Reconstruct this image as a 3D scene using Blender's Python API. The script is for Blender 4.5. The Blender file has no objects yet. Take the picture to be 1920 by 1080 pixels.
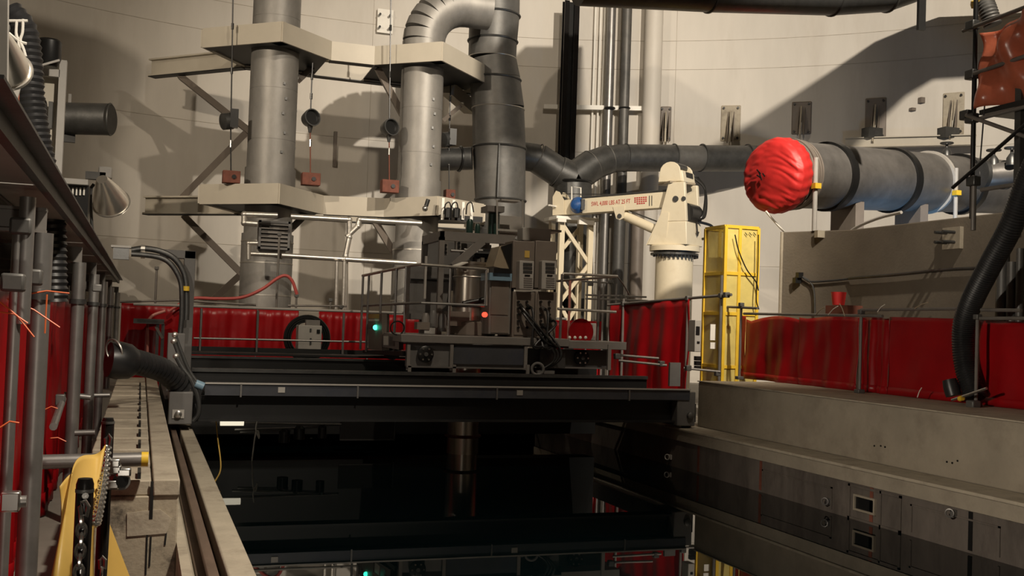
import bpy, math, random
from mathutils import Vector, Matrix, noise
random.seed(7)
V = Vector
scene = bpy.context.scene
COL = scene.collection
# ------------------------------------------------------------------ camera
F_PX, CAMZ = 2000.0, 2.3
VPX, VPY, HS = 264.0, 583.0, 0.0345
def _ray(x, y): return V(((x - 960) / F_PX, -(y - 540) / F_PX, -1.0))
_Y = _ray(VPX, VPY).normalized()
_Z = _ray(VPX + 1000, VPY + 1000 * HS).cross(_Y).normalized()
_X = _Y.cross(_Z)
RM = Matrix((_X, _Y, _Z))                       # camera space -> world space
cam_d = bpy.data.cameras.new('camera'); cam = bpy.data.objects.new('camera', cam_d); COL.objects.link(cam)
cam_d.sensor_width = 36.0; cam_d.lens = F_PX / 1920 * 36.0
cam_d.clip_start = 0.05; cam_d.clip_end = 200
cam.matrix_world = Matrix.Translation((0, 0, CAMZ)) @ RM.to_4x4()
scene.camera = cam
# ------------------------------------------------------------------ world, lights, exposure
w = bpy.data.worlds.new('world'); scene.world = w; w.use_nodes = True
w.node_tree.nodes['Background'].inputs[0].default_value = (1.0, .8, .6, 1)
w.node_tree.nodes['Background'].inputs[1].default_value = .018
def lamp(name, kind, loc, target, energy, col, radius=.2, angle=100, blend=.4, size=None):
    d = bpy.data.lights.new(name, kind); d.energy = energy; d.color = col
    if kind == 'SPOT': d.spot_size = math.radians(angle); d.spot_blend = blend
    if kind == 'AREA': d.shape = 'RECTANGLE'; d.size, d.size_y = size
    else: d.shadow_soft_size = radius
    o = bpy.data.objects.new(name, d); COL.objects.link(o); o.location = loc
    o.rotation_euler = (V(target) - V(loc)).to_track_quat('-Z', 'Y').to_euler()
    return o
WARM = (1.0, .885, .73); WARM2 = (1.0, .85, .66)
KEY, MID = V((9.5, 5.0, 14.5)), V((5.0, 7.0, 16.0))
lamp('flood_right', 'SPOT', KEY, (16.0, 28, 6.5), 20500, WARM, .12, 76, .75)
lamp('flood_centre', 'SPOT', MID, (4.5, 28, 6.0), 3900, WARM2, .16, 85, .6)
lamp('flood_left', 'SPOT', (-6.0, 13.0, 10.0), (8.0, 31, 6.0), 4200, WARM2, .12, 58, .7)
lamp('flood_near', 'SPOT', (2.6, 4.5, 9.0), (-.2, 9.5, .8), 3600, WARM, .2, 75, .7)
lamp('platform_fill', 'SPOT', (-.25, 1.2, 1.5), (-1.2, 7.0, 3.0), 90, WARM, .1, 90, .7)  # added fill light, brightens the underside of the left platform
lamp('pool_light', 'SPOT', (14.6, 16.9, 2.2), (14.9, 18.8, 4.6), 330, (.30, .60, 1.0), .3, 110, .8)
scene.view_settings.view_transform = 'Standard'; scene.view_settings.look = 'None'
scene.view_settings.exposure = 0.0; scene.view_settings.gamma = 1.0
scene.view_settings.use_curve_mapping = False
# ------------------------------------------------------------------ survey helpers: where a sight line meets a plane of the place
def _d(x, y): return RM @ _ray(x, y)
EYE = V((0, 0, CAMZ))
def PY(x, y, Y): d = _d(x, y); return EYE + d * (Y / d.y)
def PX(x, y, X): d = _d(x, y); return EYE + d * (X / d.x)
def PZ(x, y, Z): d = _d(x, y); return EYE + d * ((Z - CAMZ) / d.z)
WC, WR = V((6.0, 12.0)), 21.0                   # containment cylinder
def PW(x, y, off=0.0):
    d = _d(x, y); a = d.x**2 + d.y**2; r = WR - off
    b = -2 * (d.x * WC.x + d.y * WC.y); c = WC.x**2 + WC.y**2 - r * r
    return EYE + d * ((-b + math.sqrt(b * b - 4 * a * c)) / (2 * a))
def ppm(p): return F_PX / -(RM.transposed() @ (V(p) - EYE)).z
# ------------------------------------------------------------------ materials
MATS = {}
def mat(name, col, rough=.5, metal=0.0, var=.12, scale=3.0, bump=0.0, bscale=40.0, spec=.5, stretch=(1, 1, 1), emit=None, estr=0, dark=None, dark_amt=0, dscale=1.2, trans=0, coat=0, alpha=1.0, ior=1.5):
    m = bpy.data.materials.new(name); m.use_nodes = True; nt = m.node_tree; N = nt.nodes; L = nt.links
    b = N['Principled BSDF']
    b.inputs['Roughness'].default_value = rough; b.inputs['Metallic'].default_value = metal
    b.inputs['Specular IOR Level'].default_value = spec
    b.inputs['Coat Weight'].default_value = coat; b.inputs['Alpha'].default_value = alpha
    tc = N.new('ShaderNodeTexCoord'); mp = N.new('ShaderNodeMapping'); mp.inputs['Scale'].default_value = stretch
    L.new(tc.outputs['Object'], mp.inputs[0])
    n = N.new('ShaderNodeTexNoise'); n.inputs['Scale'].default_value = scale; n.inputs['Detail'].default_value = 6; n.inputs['Roughness'].default_value = .62
    L.new(mp.outputs[0], n.inputs['Vector'])
    r = N.new('ShaderNodeValToRGB'); r.color_ramp.elements[0].position = .28; r.color_ramp.elements[1].position = .72
    r.color_ramp.elements[0].color = tuple(max(0, c * (1 - var)) for c in col) + (1,)
    r.color_ramp.elements[1].color = tuple(min(1, c * (1 + var)) for c in col) + (1,)
    L.new(n.outputs['Fac'], r.inputs[0]); src = r.outputs[0]
    if dark:
        n2 = N.new('ShaderNodeTexNoise'); n2.inputs['Scale'].default_value = dscale; n2.inputs['Detail'].default_value = 8; n2.inputs['Roughness'].default_value = .7
        L.new(mp.outputs[0], n2.inputs['Vector'])
        r2 = N.new('ShaderNodeValToRGB'); r2.color_ramp.elements[0].position = .5; r2.color_ramp.elements[1].position = .72
        r2.color_ramp.elements[0].color = (0, 0, 0, 1); r2.color_ramp.elements[1].color = (dark_amt,) * 3 + (1,)
        L.new(n2.outputs['Fac'], r2.inputs[0])
        mx = N.new('ShaderNodeMix'); mx.data_type = 'RGBA'
        L.new(r2.outputs[0], mx.inputs[0]); L.new(src, mx.inputs[6]); mx.inputs[7].default_value = dark + (1,)
        src = mx.outputs[2]
    L.new(src, b.inputs['Base Color'])
    if bump:
        n3 = N.new('ShaderNodeTexNoise'); n3.inputs['Scale'].default_value = bscale; n3.inputs['Detail'].default_value = 4
        L.new(mp.outputs[0], n3.inputs['Vector'])
        bp = N.new('ShaderNodeBump'); bp.inputs['Strength'].default_value = bump; bp.inputs['Distance'].default_value = .02
        L.new(n3.outputs['Fac'], bp.inputs['Height']); L.new(bp.outputs[0], b.inputs['Normal'])
    if emit:
        b.inputs['Emission Color'].default_value = emit + (1,); b.inputs['Emission Strength'].default_value = estr
    if trans:                                    # sheet plastic: part of the light passes through it
        out = N['Material Output']; t = N.new('ShaderNodeBsdfTranslucent'); ms = N.new('ShaderNodeMixShader'); ms.inputs[0].default_value = trans
        L.new(src, t.inputs[0]); L.new(b.outputs[0], ms.inputs[1]); L.new(t.outputs[0], ms.inputs[2]); L.new(ms.outputs[0], out.inputs[0])
    b.inputs['IOR'].default_value = ior
    MATS[name] = m
    return m
mat('liner', (.60, .56, .50), .55, 0, .07, .9, .03, 6, stretch=(1, 1, .25), dark=(.40, .34, .27), dark_amt=.28, dscale=.7)
mat('concrete', (.30, .26, .20), .8, 0, .14, 2.0, .25, 25, dark=(.15, .12, .09), dark_amt=.5, dscale=1.6)
mat('concrete_pale', (.40, .35, .27), .75, 0, .14, 3.0, .2, 30, dark=(.14, .11, .08), dark_amt=.6, dscale=2.5)
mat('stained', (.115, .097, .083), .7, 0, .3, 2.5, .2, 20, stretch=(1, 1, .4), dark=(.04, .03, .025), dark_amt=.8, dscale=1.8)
mat('floor_paint', (.22, .2, .17), .6, 0, .15, 2)
mat('water', (.0010, .0032, .0036), .012, 0, .1, 1, .008, 1.2, .5, ior=1.33)
mat('alu', (.265, .253, .235), .52, .42, .26, 1.9, .22, 2.6, stretch=(1, 1, .5), dark=(.30, .28, .25), dark_amt=.5, dscale=.9)
mat('alu_bright', (.62, .59, .54), .38, .85, .1, 6, .15, 18)
mat('galv', (.115, .112, .106), .5, .35, .18, 5, .06, 14, dark=(.14, .125, .11), dark_amt=.6, dscale=1.4)
mat('galv_dark', (.10, .10, .098), .42, .7, .25, 4, .08, 30)
mat('stainless', (.52, .47, .41), .28, .9, .1, 3, stretch=(1, 1, .3))
mat('pipe_steel', (.27, .26, .25), .4, .7, .15, 5)
mat('tube_dull', (.17, .155, .14), .5, .3, .2, 4)
mat('grey_paint', (.135, .13, .125), .5, 0, .1, 4)
mat('machine_grey', (.20, .185, .17), .45, .1, .12, 3)
mat('taupe', (.19, .16, .135), .5, .1, .1, 3)
mat('pale_grey', (.40, .38, .35), .5, 0, .08, 5)
mat('cream', (.70, .62, .46), .42, 0, .06, 3, dark=(.4, .32, .2), dark_amt=.3, dscale=3)
mat('beam_cream', (.50, .455, .375), .5, 0, .06, 1.5)
mat('white', (.8, .77, .7), .45, 0, .05, 4)
mat('black', (.010, .010, .010), .35, 0, .2, 4)
mat('black_gloss', (.012, .011, .011), .18, 0, .2, 4)
mat('girder', (.013, .013, .013), .5, .1, .25, 1.5)
mat('girder_blue', (.10, .105, .12), .35, .5, .2, 1.2, dark=(.05, .06, .10), dark_amt=.7, dscale=.8)
mat('rubber', (.020, .020, .021), .38, 0, .25, 5)
mat('rust', (.16, .05, .03), .75, 0, .3, 6)
mat('rail_rust', (.20, .14, .105), .5, .5, .3, 6, stretch=(1, .25, 1))
mat('red_vinyl', (.42, .006, .010), .36, 0, .22, 1.1, .1, 4, trans=.36)
mat('red_cloth', (.60, .028, .025), .5, 0, .1, 4, .1, 14, trans=.12)
mat('orange_vinyl', (.66, .20, .11), .25, 0, .25, 2, .2, 6, trans=.4)
mat('yellow', (.72, .47, .035), .5, 0, .1, 5)
mat('yellow_mesh', (.78, .64, .20), .55, 0, .12, 5, alpha=.62)
mat('yellow_vinyl', (.80, .55, .14), .4, 0, .08, 3, .1, 6, trans=.3)
mat('blue', (.02, .08, .25), .35, 0, .1, 4)
mat('blue_lt', (.2, .32, .42), .35, 0, .1, 4)
mat('red_print', (.42, .03, .03), .5)
mat('red_hose', (.42, .07, .06), .5, 0, .1, 5)
mat('pink_tube', (.55, .22, .18), .5, 0, .15, 5)
mat('rope', (.75, .72, .66), .8, 0, .1, 9)
mat('lamp_alu', (.85, .80, .72), .3, .85, .06, 4)
mat('chain', (.55, .54, .52), .25, .95, .1, 6)
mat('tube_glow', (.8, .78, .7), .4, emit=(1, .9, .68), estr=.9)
mat('green_lamp', (.02, .5, .3), .4, emit=(.05, 1, .6), estr=5)
mat('red_lamp', (.6, .03, .02), .4, emit=(1, .06, .03), estr=2.5)
mat('bottle_green', (.02, .05, .04), .3, .1, .15, 4)
mat('tan_panel', (.33, .27, .19), .45, .1, .1, 2)
mat('concrete_block', (.145, .12, .09), .8, 0, .14, 2.0, .25, 25, dark=(.12, .10, .075), dark_amt=.5, dscale=1.2)
mat('seam_line', (.46, .42, .36), .6, 0, .1, 3)
mat('pipe_dark', (.17, .16, .15), .42, .45, .2, 3, .05, 10, dark=(.09, .085, .08), dark_amt=.6, dscale=1.1)
mat('paint_chipped', (.36, .31, .23), .65, 0, .1, 3, .2, 30, dark=(.03, .025, .02), dark_amt=.95, dscale=5.0)
mat('orange_tape', (.75, .16, .05), .5, 0, .1, 5)
# ------------------------------------------------------------------ mesh helpers
def frame_of(a, up=V((0, 0, 1))):
    a = V(a).normalized(); up = V(up)
    if abs(a.dot(up)) > .98: up = V((0, 1, 0)) if abs(a.y) < .9 else V((1, 0, 0))
    s = a.cross(up).normalized(); return a, s, s.cross(a)
def wloc(o):
    p = V((0, 0, 0))
    while o: p += o.location; o = o.parent
    return p
def catmull(pts, n=8):
    pts = [V(p) for p in pts]; out = []
    P = [pts[0] * 2 - pts[1]] + pts + [pts[-1] * 2 - pts[-2]]
    for i in range(1, len(P) - 2):
        a, b, c, d = P[i - 1:i + 3]
        for k in range(n):
            t = k / n
            out.append(.5 * ((2 * b) + (c - a) * t + (2 * a - 5 * b + 4 * c - d) * t * t + (3 * b - a - 3 * c + d) * t ** 3))
    return out + [pts[-1]]
def resample(pts, step):
    out = [V(pts[0])]; acc = 0
    for a, b in zip(pts, pts[1:]):
        L = (b - a).length
        while acc + L >= step and L > 1e-9:
            t = (step - acc) / L; a = a + (b - a) * t; L = (b - a).length; out.append(a.copy()); acc = 0
        acc += L
    return out
class MB:
    def __init__(s): s.v = []; s.f = []
    def add(s, vs, fs):
        k = len(s.v); s.v += [V(v) for v in vs]; s.f += [tuple(i + k for i in f) for f in fs]; return s
    def box(s, x0, x1, y0, y1, z0, z1):
        return s.add([(x0, y0, z0), (x1, y0, z0), (x1, y1, z0), (x0, y1, z0), (x0, y0, z1), (x1, y0, z1), (x1, y1, z1), (x0, y1, z1)],
                     [(0, 3, 2, 1), (4, 5, 6, 7), (0, 1, 5, 4), (1, 2, 6, 5), (2, 3, 7, 6), (3, 0, 4, 7)])
    def cbox(s, c, sx, sy, sz): return s.box(c[0] - sx / 2, c[0] + sx / 2, c[1] - sy / 2, c[1] + sy / 2, c[2] - sz / 2, c[2] + sz / 2)
    def hexa(s, a, b):                            # two matching quads
        return s.add(list(a) + list(b), [(0, 3, 2, 1), (4, 5, 6, 7), (0, 1, 5, 4), (1, 2, 6, 5), (2, 3, 7, 6), (3, 0, 4, 7)])
    def beam(s, p, q, wd, h, up=(0, 0, 1)):
        p, q = V(p), V(q); a, sd, u = frame_of(q - p, up)
        c = [sd * x * wd / 2 + u * y * h / 2 for x, y in ((-1, -1), (1, -1), (1, 1), (-1, 1))]
        return s.hexa([p + k for k in c], [q + k for k in c])
    def ibeam(s, p, q, wd, h, t=.03, up=(0, 0, 1)):
        p, q = V(p), V(q); a, sd, u = frame_of(q - p, up)
        s.beam(p + u * (h - t) / 2, q + u * (h - t) / 2, wd, t, up); s.beam(p - u * (h - t) / 2, q - u * (h - t) / 2, wd, t, up)
        return s.beam(p, q, t, h - 2 * t, up)
    def ring(s, c, sd, u, r, n): return [c + sd * (r * math.cos(2 * math.pi * i / n)) + u * (r * math.sin(2 * math.pi * i / n)) for i in range(n)]
    def sweep(s, rings, n, cap=True, closed=False):
        k = len(s.v); m = len(rings)
        for r in rings: s.v += r
        for j in range(m if closed else m - 1):
            a, b = k + j * n, k + ((j + 1) % m) * n
            for i in range(n): s.f.append((a + i, a + (i + 1) % n, b + (i + 1) % n, b + i))
        if cap and not closed:
            s.f.append(tuple(k + i for i in range(n - 1, -1, -1))); s.f.append(tuple(k + (m - 1) * n + i for i in range(n)))
        return s
    def tube(s, p, q, r, n=12, r2=None, cap=True):
        p, q = V(p), V(q); a, sd, u = frame_of(q - p)
        return s.sweep([s.ring(p, sd, u, r, n), s.ring(q, sd, u, r if r2 is None else r2, n)], n, cap)
    def path(s, pts, r, n=8, closed=False, cap=True):
        pts = [V(p) for p in pts]; rings = []; m = len(pts); prev = None
        for i, p in enumerate(pts):
            t = (pts[(i + 1) % m] - pts[i - 1]) if closed else (pts[min(i + 1, m - 1)] - pts[max(i - 1, 0)])
            t.normalize()
            if prev is None: a, sd, u = frame_of(t)
            else:
                sd = (prev - t * prev.dot(t)).normalized(); u = sd.cross(t)
            prev = sd
            rr = r[i] if isinstance(r, (list, tuple)) else r
            rings.append(s.ring(p, sd, u, rr, n))
        return s.sweep(rings, n, cap, closed)
    def lathe(s, prof, c, axis=(0, 0, 1), n=32, cap=True):
        c = V(c); a, sd, u = frame_of(axis)
        return s.sweep([s.ring(c + a * t, sd, u, r, n) for r, t in prof], n, cap)
    def torus(s, c, axis, R, r, n=32, k=8):
        c = V(c); a, sd, u = frame_of(axis)
        return s.path(s.ring(c, sd, u, R, n), r, k, closed=True)
    def prism(s, poly, vec):
        n = len(poly); vec = V(vec)
        return s.add([V(p) for p in poly] + [V(p) + vec for p in poly],
                     [tuple(range(n - 1, -1, -1)), tuple(range(n, 2 * n))] + [(i, (i + 1) % n, n + (i + 1) % n, n + i) for i in range(n)])
    def grid(s, fn, nu, nv):
        k = len(s.v); s.v += [V(fn(i / nu, j / nv)) for j in range(nv + 1) for i in range(nu + 1)]
        for j in range(nv):
            for i in range(nu):
                a = k + j * (nu + 1) + i; s.f.append((a, a + 1, a + nu + 2, a + nu + 1))
        return s
    def sphere(s, c, r, n=12, m=8, sz=1.0):
        prof = [(max(1e-4, r * math.sin(math.pi * i / m)), -r * sz * math.cos(math.pi * i / m)) for i in range(m + 1)]
        return s.lathe(prof, c, (0, 0, 1), n)
    def out(s, name, m, parent=None, bevel=0.0, thick=0.0, label=None, angle=35):
        me = bpy.data.meshes.new(name); off = wloc(parent) if parent else V((0, 0, 0))
        me.from_pydata([tuple(v - off) for v in s.v], [], s.f); me.update()
        me.materials.append(MATS[m])
        me.polygons.foreach_set('use_smooth', [True] * len(me.polygons)); me.set_sharp_from_angle(angle=math.radians(angle))
        o = bpy.data.objects.new(name, me); COL.objects.link(o)
        if parent: o.parent = parent
        if thick:
            md = o.modifiers.new('thickness', 'SOLIDIFY'); md.thickness = thick; md.offset = 0
        if bevel:
            md = o.modifiers.new('bevel', 'BEVEL'); md.width = bevel; md.segments = 2; md.limit_method = 'ANGLE'
        if label: o['label'] = label
        return o
def tag(o, label, cat, group=None):
    o['label'] = label; o['category'] = cat
    if group: o['group'] = group
    return o
def thing(name, label, cat, loc, group=None):
    o = bpy.data.objects.new(name, None); COL.objects.link(o); o.location = V(loc); o.empty_display_size = .1
    return tag(o, label, cat, group)
def struct(o): o['kind'] = 'structure'; return o
def rebase(o, p):                                  # move a lone mesh's origin to its base
    p = V(p); o.data.transform(Matrix.Translation(-p)); o.location = p; return o
def kids(o): return [c for c in bpy.data.objects if c.parent == o]
def dup(root, shift, label, group=None):
    r = root.copy(); COL.objects.link(r); r.location = root.location + V(shift); r['label'] = label
    if group: r['group'] = group
    for c in kids(root):
        k = c.copy(); COL.objects.link(k); k.parent = r
        for g in kids(c):
            h = g.copy(); COL.objects.link(h); h.parent = k
    return r
def text(body, size, m, parent, origin, xdir, ydir, extrude=.002, align='LEFT', name='lettering', width=None):
    cu = bpy.data.curves.new(name, 'FONT'); cu.body = body; cu.size = size; cu.extrude = extrude; cu.align_x = align
    t = bpy.data.objects.new(name + '_src', cu); COL.objects.link(t)
    dg = bpy.context.evaluated_depsgraph_get(); me = bpy.data.meshes.new_from_object(t.evaluated_get(dg)); bpy.data.objects.remove(t)
    if width:
        xs = [v.co.x for v in me.vertices]; me.transform(Matrix.Diagonal((width / (max(xs) - min(xs)), 1, 1, 1)))
    x = V(xdir).normalized(); y = V(ydir); y = (y - x * y.dot(x)).normalized(); z = x.cross(y)
    me.transform(Matrix((x, y, z)).transposed().to_4x4()); me.transform(Matrix.Translation(V(origin) - wloc(parent)))
    me.materials.clear(); me.materials.append(MATS[m])
    o = bpy.data.objects.new(name, me); COL.objects.link(o); o.parent = parent; return o
def hose_mesh(pts, r, pitch=.05, depth=.12, n=16):
    """corrugated hose: ribs and grooves along a smooth path"""
    p = resample(catmull(pts, 12), pitch / 2)
    return MB().path(p, [r * (1 if i % 2 else 1 - depth) for i in range(len(p))], n)
#@@STRUCTURE
# ================================================================== THE SETTING
def arc_pts(z, r, a0, a1, n): return [V((WC.x + r * math.cos(a0 + (a1 - a0) * i / n), WC.y + r * math.sin(a0 + (a1 - a0) * i / n), z)) for i in range(n + 1)]
mb = MB(); NS = 144
for z in (-.5, 4, 9, 15.0):
    mb.v += [V((WC.x + WR * math.cos(2 * math.pi * i / NS), WC.y + WR * math.sin(2 * math.pi * i / NS), z)) for i in range(NS)]
for j in range(3):
    for i in range(NS):
        mb.f.append((j * NS + i, (j + 1) * NS + i, (j + 1) * NS + (i + 1) % NS, j * NS + (i + 1) % NS))
wall = struct(mb.out('wall_back', 'liner'))
for z in (PW(1000, 71).z, PW(1700, 112).z, PW(330, 222).z, PW(420, 458).z):
    MB().path(arc_pts(z, WR - .004, .2, 2.75, 90), .012, 5).out('weld_seam', 'seam_line', wall)
for px in (690, 1262):
    p = PW(px, 300, .004); MB().tube((p.x, p.y, .7), (p.x, p.y, 15), .008, 5).out('weld_seam', 'seam_line', wall)
mb = MB()                                          # dome springing from the cylinder
NB = 10
for k in range(NB):
    a = math.pi / 2 * k / NB
    mb.v += [V((WC.x + WR * math.cos(a) * math.cos(2 * math.pi * i / 72), WC.y + WR * math.cos(a) * math.sin(2 * math.pi * i / 72), 15 + 9 * math.sin(a))) for i in range(72)]
for j in range(NB - 1):
    for i in range(72): mb.f.append((j * 72 + i, (j + 1) * 72 + i, (j + 1) * 72 + (i + 1) % 72, j * 72 + (i + 1) % 72))
mb.f.append(tuple((NB - 1) * 72 + i for i in range(72)))
struct(mb.out('ceiling', 'liner'))
ZL = .63                                           # ledge / operating floor level
struct(MB().box(-14, 24, 23.0, 33.2, -.8, ZL).out('floor_back', 'floor_paint'))
struct(MB().box(9.15, 27, -6, 23.0, -.8, ZL - .002).out('floor_right', 'floor_paint'))
struct(MB().box(-14, -.37, -8, 23.0, -.8, .1).out('floor_left', 'floor_paint'))
tag(MB().box(.76, 8.7, -8, 23.0, -.9, -.03).out('pool_water', 'water'), 'still black water filling the pool under the bridge', 'water')['kind'] = 'structure'
# right side of the pool: lip, stained wall, recessed panels
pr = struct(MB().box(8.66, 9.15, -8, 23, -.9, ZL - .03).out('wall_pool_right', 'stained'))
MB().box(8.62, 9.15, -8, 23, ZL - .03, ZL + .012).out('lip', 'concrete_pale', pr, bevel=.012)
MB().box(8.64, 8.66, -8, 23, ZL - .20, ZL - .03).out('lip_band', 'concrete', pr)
def wall_rect(x0, y0, x1, y1, X): a = PX(x0, y0, X); b = PX(x1, y1, X); return sorted((a.y, b.y)), sorted((a.z, b.z))
(ya, yb), (za, zb) = wall_rect(1592, 906, 1690, 1000, 8.66)
m = MB()
for s in ((ya, yb, zb - .03, zb), (ya, yb, za, za + .03), (ya, ya + .04, za, zb), (yb - .04, yb, za, zb), (ya + (yb - ya) * .36, ya + (yb - ya) * .36 + .03, za, zb)): m.box(8.645, 8.66, *s)
m.out('panel_frame', 'stained', pr)
(yc, yd), (zc, zd) = wall_rect(1606, 930, 1640, 962, 8.66)
m = MB().box(8.652, 8.662, yc, yd, zc, zd); m.out('niche', 'black', pr)
m = MB()
for s in ((yc - .03, yd + .03, zd, zd + .025), (yc - .03, yd + .03, zc - .025, zc), (yc - .03, yc, zc, zd), (yd, yd + .03, zc, zd)): m.box(8.63, 8.66, *s)
m.out('niche_frame', 'concrete', pr)
for x0, y0, x1, y1 in ((1708, 945, 1875, 1075), (1430, 880, 1560, 968)):
    (ya, yb), (za, zb) = wall_rect(x0, y0, x1, y1, 8.66); za = max(za, .02); m = MB()
    for s in ((ya, yb, zb - .02, zb), (ya, ya + .03, za, zb), (yb - .03, yb, za, zb)): m.box(8.648, 8.66, *s)
    m.out('panel_frame', 'stained', pr)
for px, py in ((1552, 1, ), (1690, 1), (1885, 1), (1418, 1), (1320, 1)):
    p = PZ(px, {1552: 935, 1690: 985, 1885: 1040, 1418: 880, 1320: 850}[px], .3)
    MB().box(8.652, 8.66, p.y - .03, p.y + .03, 0, .42).out('stain_strip', 'black' if px in (1690, 1885) else 'rust', pr)
for px, py in ((1252, 857), (1548, 940), (1782, 962)):
    p = PX(px, py, 8.6); m = MB(); m.box(8.63, 8.66, p.y - .04, p.y + .04, p.z - .04, p.z + .04)
    m.torus((8.59, p.y, p.z), (1, .6, 0), .045, .010, 16, 6); m.out('lifting_lug', 'pale_grey' if px < 1300 else 'pipe_steel', pr)
curb = struct(MB().box(9.17, 10.95, -8, 16.42, ZL, 1.41).out('wall_curb_right', 'concrete', bevel=.02))
MB().box(9.155, 10.95, -8, 16.43, 1.41, 1.425).out('curb_cap', 'concrete_pale', curb)
for px, py in ((1640, 836), (1652, 836), (1660, 838), (1776, 866), (1786, 868), (1796, 864), (1542, 1)):
    if py > 1: p = PX(px, py, 9.17); MB().tube((9.16, p.y, p.z), (9.175, p.y, p.z), .012, 8).out('anchor_hole', 'black', curb)
struct(MB().box(.76, 8.66, 23.0, 23.3, -.9, ZL).out('wall_pool_back', 'stained'))
# left side of the pool: coping, rail trench, pedestal wall with its slabs
cop = struct(MB().box(.60, .78, -6, 23, -.9, ZL).out('wall_pool_left', 'concrete_pale', bevel=.015))
MB().box(.33, .60, -6, 23, -.9, ZL - .16).out('trench_bed', 'concrete', cop)
MB().box(.33, .40, -6, 23, ZL - .16, ZL - .06).out('trench_kerb', 'concrete_pale', cop)
rail = MB().box(.44, .58, -6, 22.8, ZL - .16, ZL - .13); rail.box(.50, .525, -6, 22.8, ZL - .13, ZL - .04); rail.box(.478, .548, -6, 22.8, ZL - .04, ZL)
tag(rail.out('crane_rail', 'rail_rust', bevel=.006), 'rusty steel crane rail running in the trench beside the pool', 'rail')
WY = 8.45
ped = struct(MB().box(-.37, .33, WY, 21.6, -.8, .92).out('wall_pedestal_left', 'paint_chipped', bevel=.01))
MB().box(.145, .335, WY - .02, 21.6, .92, 1.045).out('cap_slab', 'concrete_pale', ped, bevel=.012)
y = WY + .02; k = 0
slot = MB().box(-.012, .012, -.12, .12, 0, .05)
while y < 21.3:
    L = .70
    s = MB().box(-.36, .13, y, y + L, .92, 1.035).out('slab', 'concrete_pale', ped, bevel=.012)
    if y < 19: MB().box(.03, .055, y + .06, y + .34, 1.03, 1.085).out('slot_plate', 'black', s)
    y += .95; k += 1
MB().box(.125, .15, WY - .012, WY, .75, 1.03).out('joint', 'black', ped)
q = PY(262, 980, WY); MB().prism([PY(238, 962, WY - .01), PY(300, 955, WY - .01), PY(322, 972, WY - .01), PY(312, 1000, WY - .01), PY(238, 1006, WY - .01)], (0, .008, 0)).out('paper_patch', 'concrete_pale', ped)
for x, y0, y1 in ((276, 998, 1078), (283, 1006, 1062), (312, 995, 1022)): MB().beam(PY(x, y0, WY - .004), PY(x - 3, y1, WY - .004), .012, .006, (0, 1, 0)).out('paint_run', 'black', ped)
# massive concrete block wall on the right
ZC = 4.2
c0, c1, c2 = PZ(1468, 435, ZC), PZ(1590, 430, ZC), PZ(1920, 395, ZC)
xw = (c1.x + c2.x) / 2
poly = [V((c0.x, c0.y, ZL)), V((xw, c1.y, ZL)), V((xw, -4, ZL)), V((xw + 1.0, -4, ZL)), V((xw + 1.0, c1.y + .2, ZL)), V((c0.x + 1.15, c0.y + .35, ZL))]
blk = struct(MB().prism(poly[::-1], (0, 0, ZC - ZL)).out('wall_block_right', 'concrete_block', bevel=.02))
MB().tube((c0.x - .02, c0.y, ZL), (c0.x - .02, c0.y, ZC), .03, 8).out('corner_angle', 'concrete', blk)

# unseen slabs added above the view, outlined to cast shadows from the floodlights
def shade_slab(name, L, outline, z):
    P = []
    for q in outline:
        wp = PW(*q) if len(q) == 2 else V(q); f = (L.z - z) / (L.z - wp.z); P.append(L + (wp - L) * f)
    return struct(MB().prism(P, (0, 0, .12)).out(name, 'galv_dark'))
shade_slab('light_blocker', KEY, ((1640, 88), (1705, 60), (1760, 40), (1950, 30), (1950, 150), (1830, 145), (1750, 150), (1700, 180), (1640, 238), (1590, 300), (1320, 305), (1400, 250)), 11.9)
shade_slab('light_blocker', MID, ((60, 50), (190, 85), (262, 125), (272, 150), (215, 300), (225, 560), (-60, 560), (-60, 40)), 13.2)

shade_slab('light_blocker', KEY, [tuple(PX(x, y, xw)) for x, y in ((1470, 440), (1755, 418), (1765, 640), (1470, 680))], 12.6)

def hull_shade_slab(name, L, pts, z):
    Q = []
    for q in pts:
        q = V(q); p = L + (q - L) * ((L.z - z) / (L.z - q.z)); Q.append((p.x, p.y))
    Q = sorted(set(Q)); lo, hi = [], []
    def cr(o, a, b): return (a[0] - o[0]) * (b[1] - o[1]) - (a[1] - o[1]) * (b[0] - o[0])
    for p in Q:
        while len(lo) > 1 and cr(lo[-2], lo[-1], p) <= 0: lo.pop()
        lo.append(p)
    for p in Q[::-1]:
        while len(hi) > 1 and cr(hi[-2], hi[-1], p) <= 0: hi.pop()
        hi.append(p)
    return struct(MB().prism([V((x, y, z)) for x, y in lo[:-1] + hi[:-1]], (0, 0, .12)).out(name, 'galv_dark'))
hull_shade_slab('light_blocker', KEY, [(x, y, z) for x in (4.3, 8.3) for y in (17.3, 20.2) for z in (1.5, 4.0)], 13.2)
hull_shade_slab('light_blocker', KEY, [PW(985, 98), PW(1092, 98), PW(1092, 300), PW(985, 300)] + [PY(x, y, 26.3) for x in (880, 985) for y in (150, 290)], 12.4)
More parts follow.
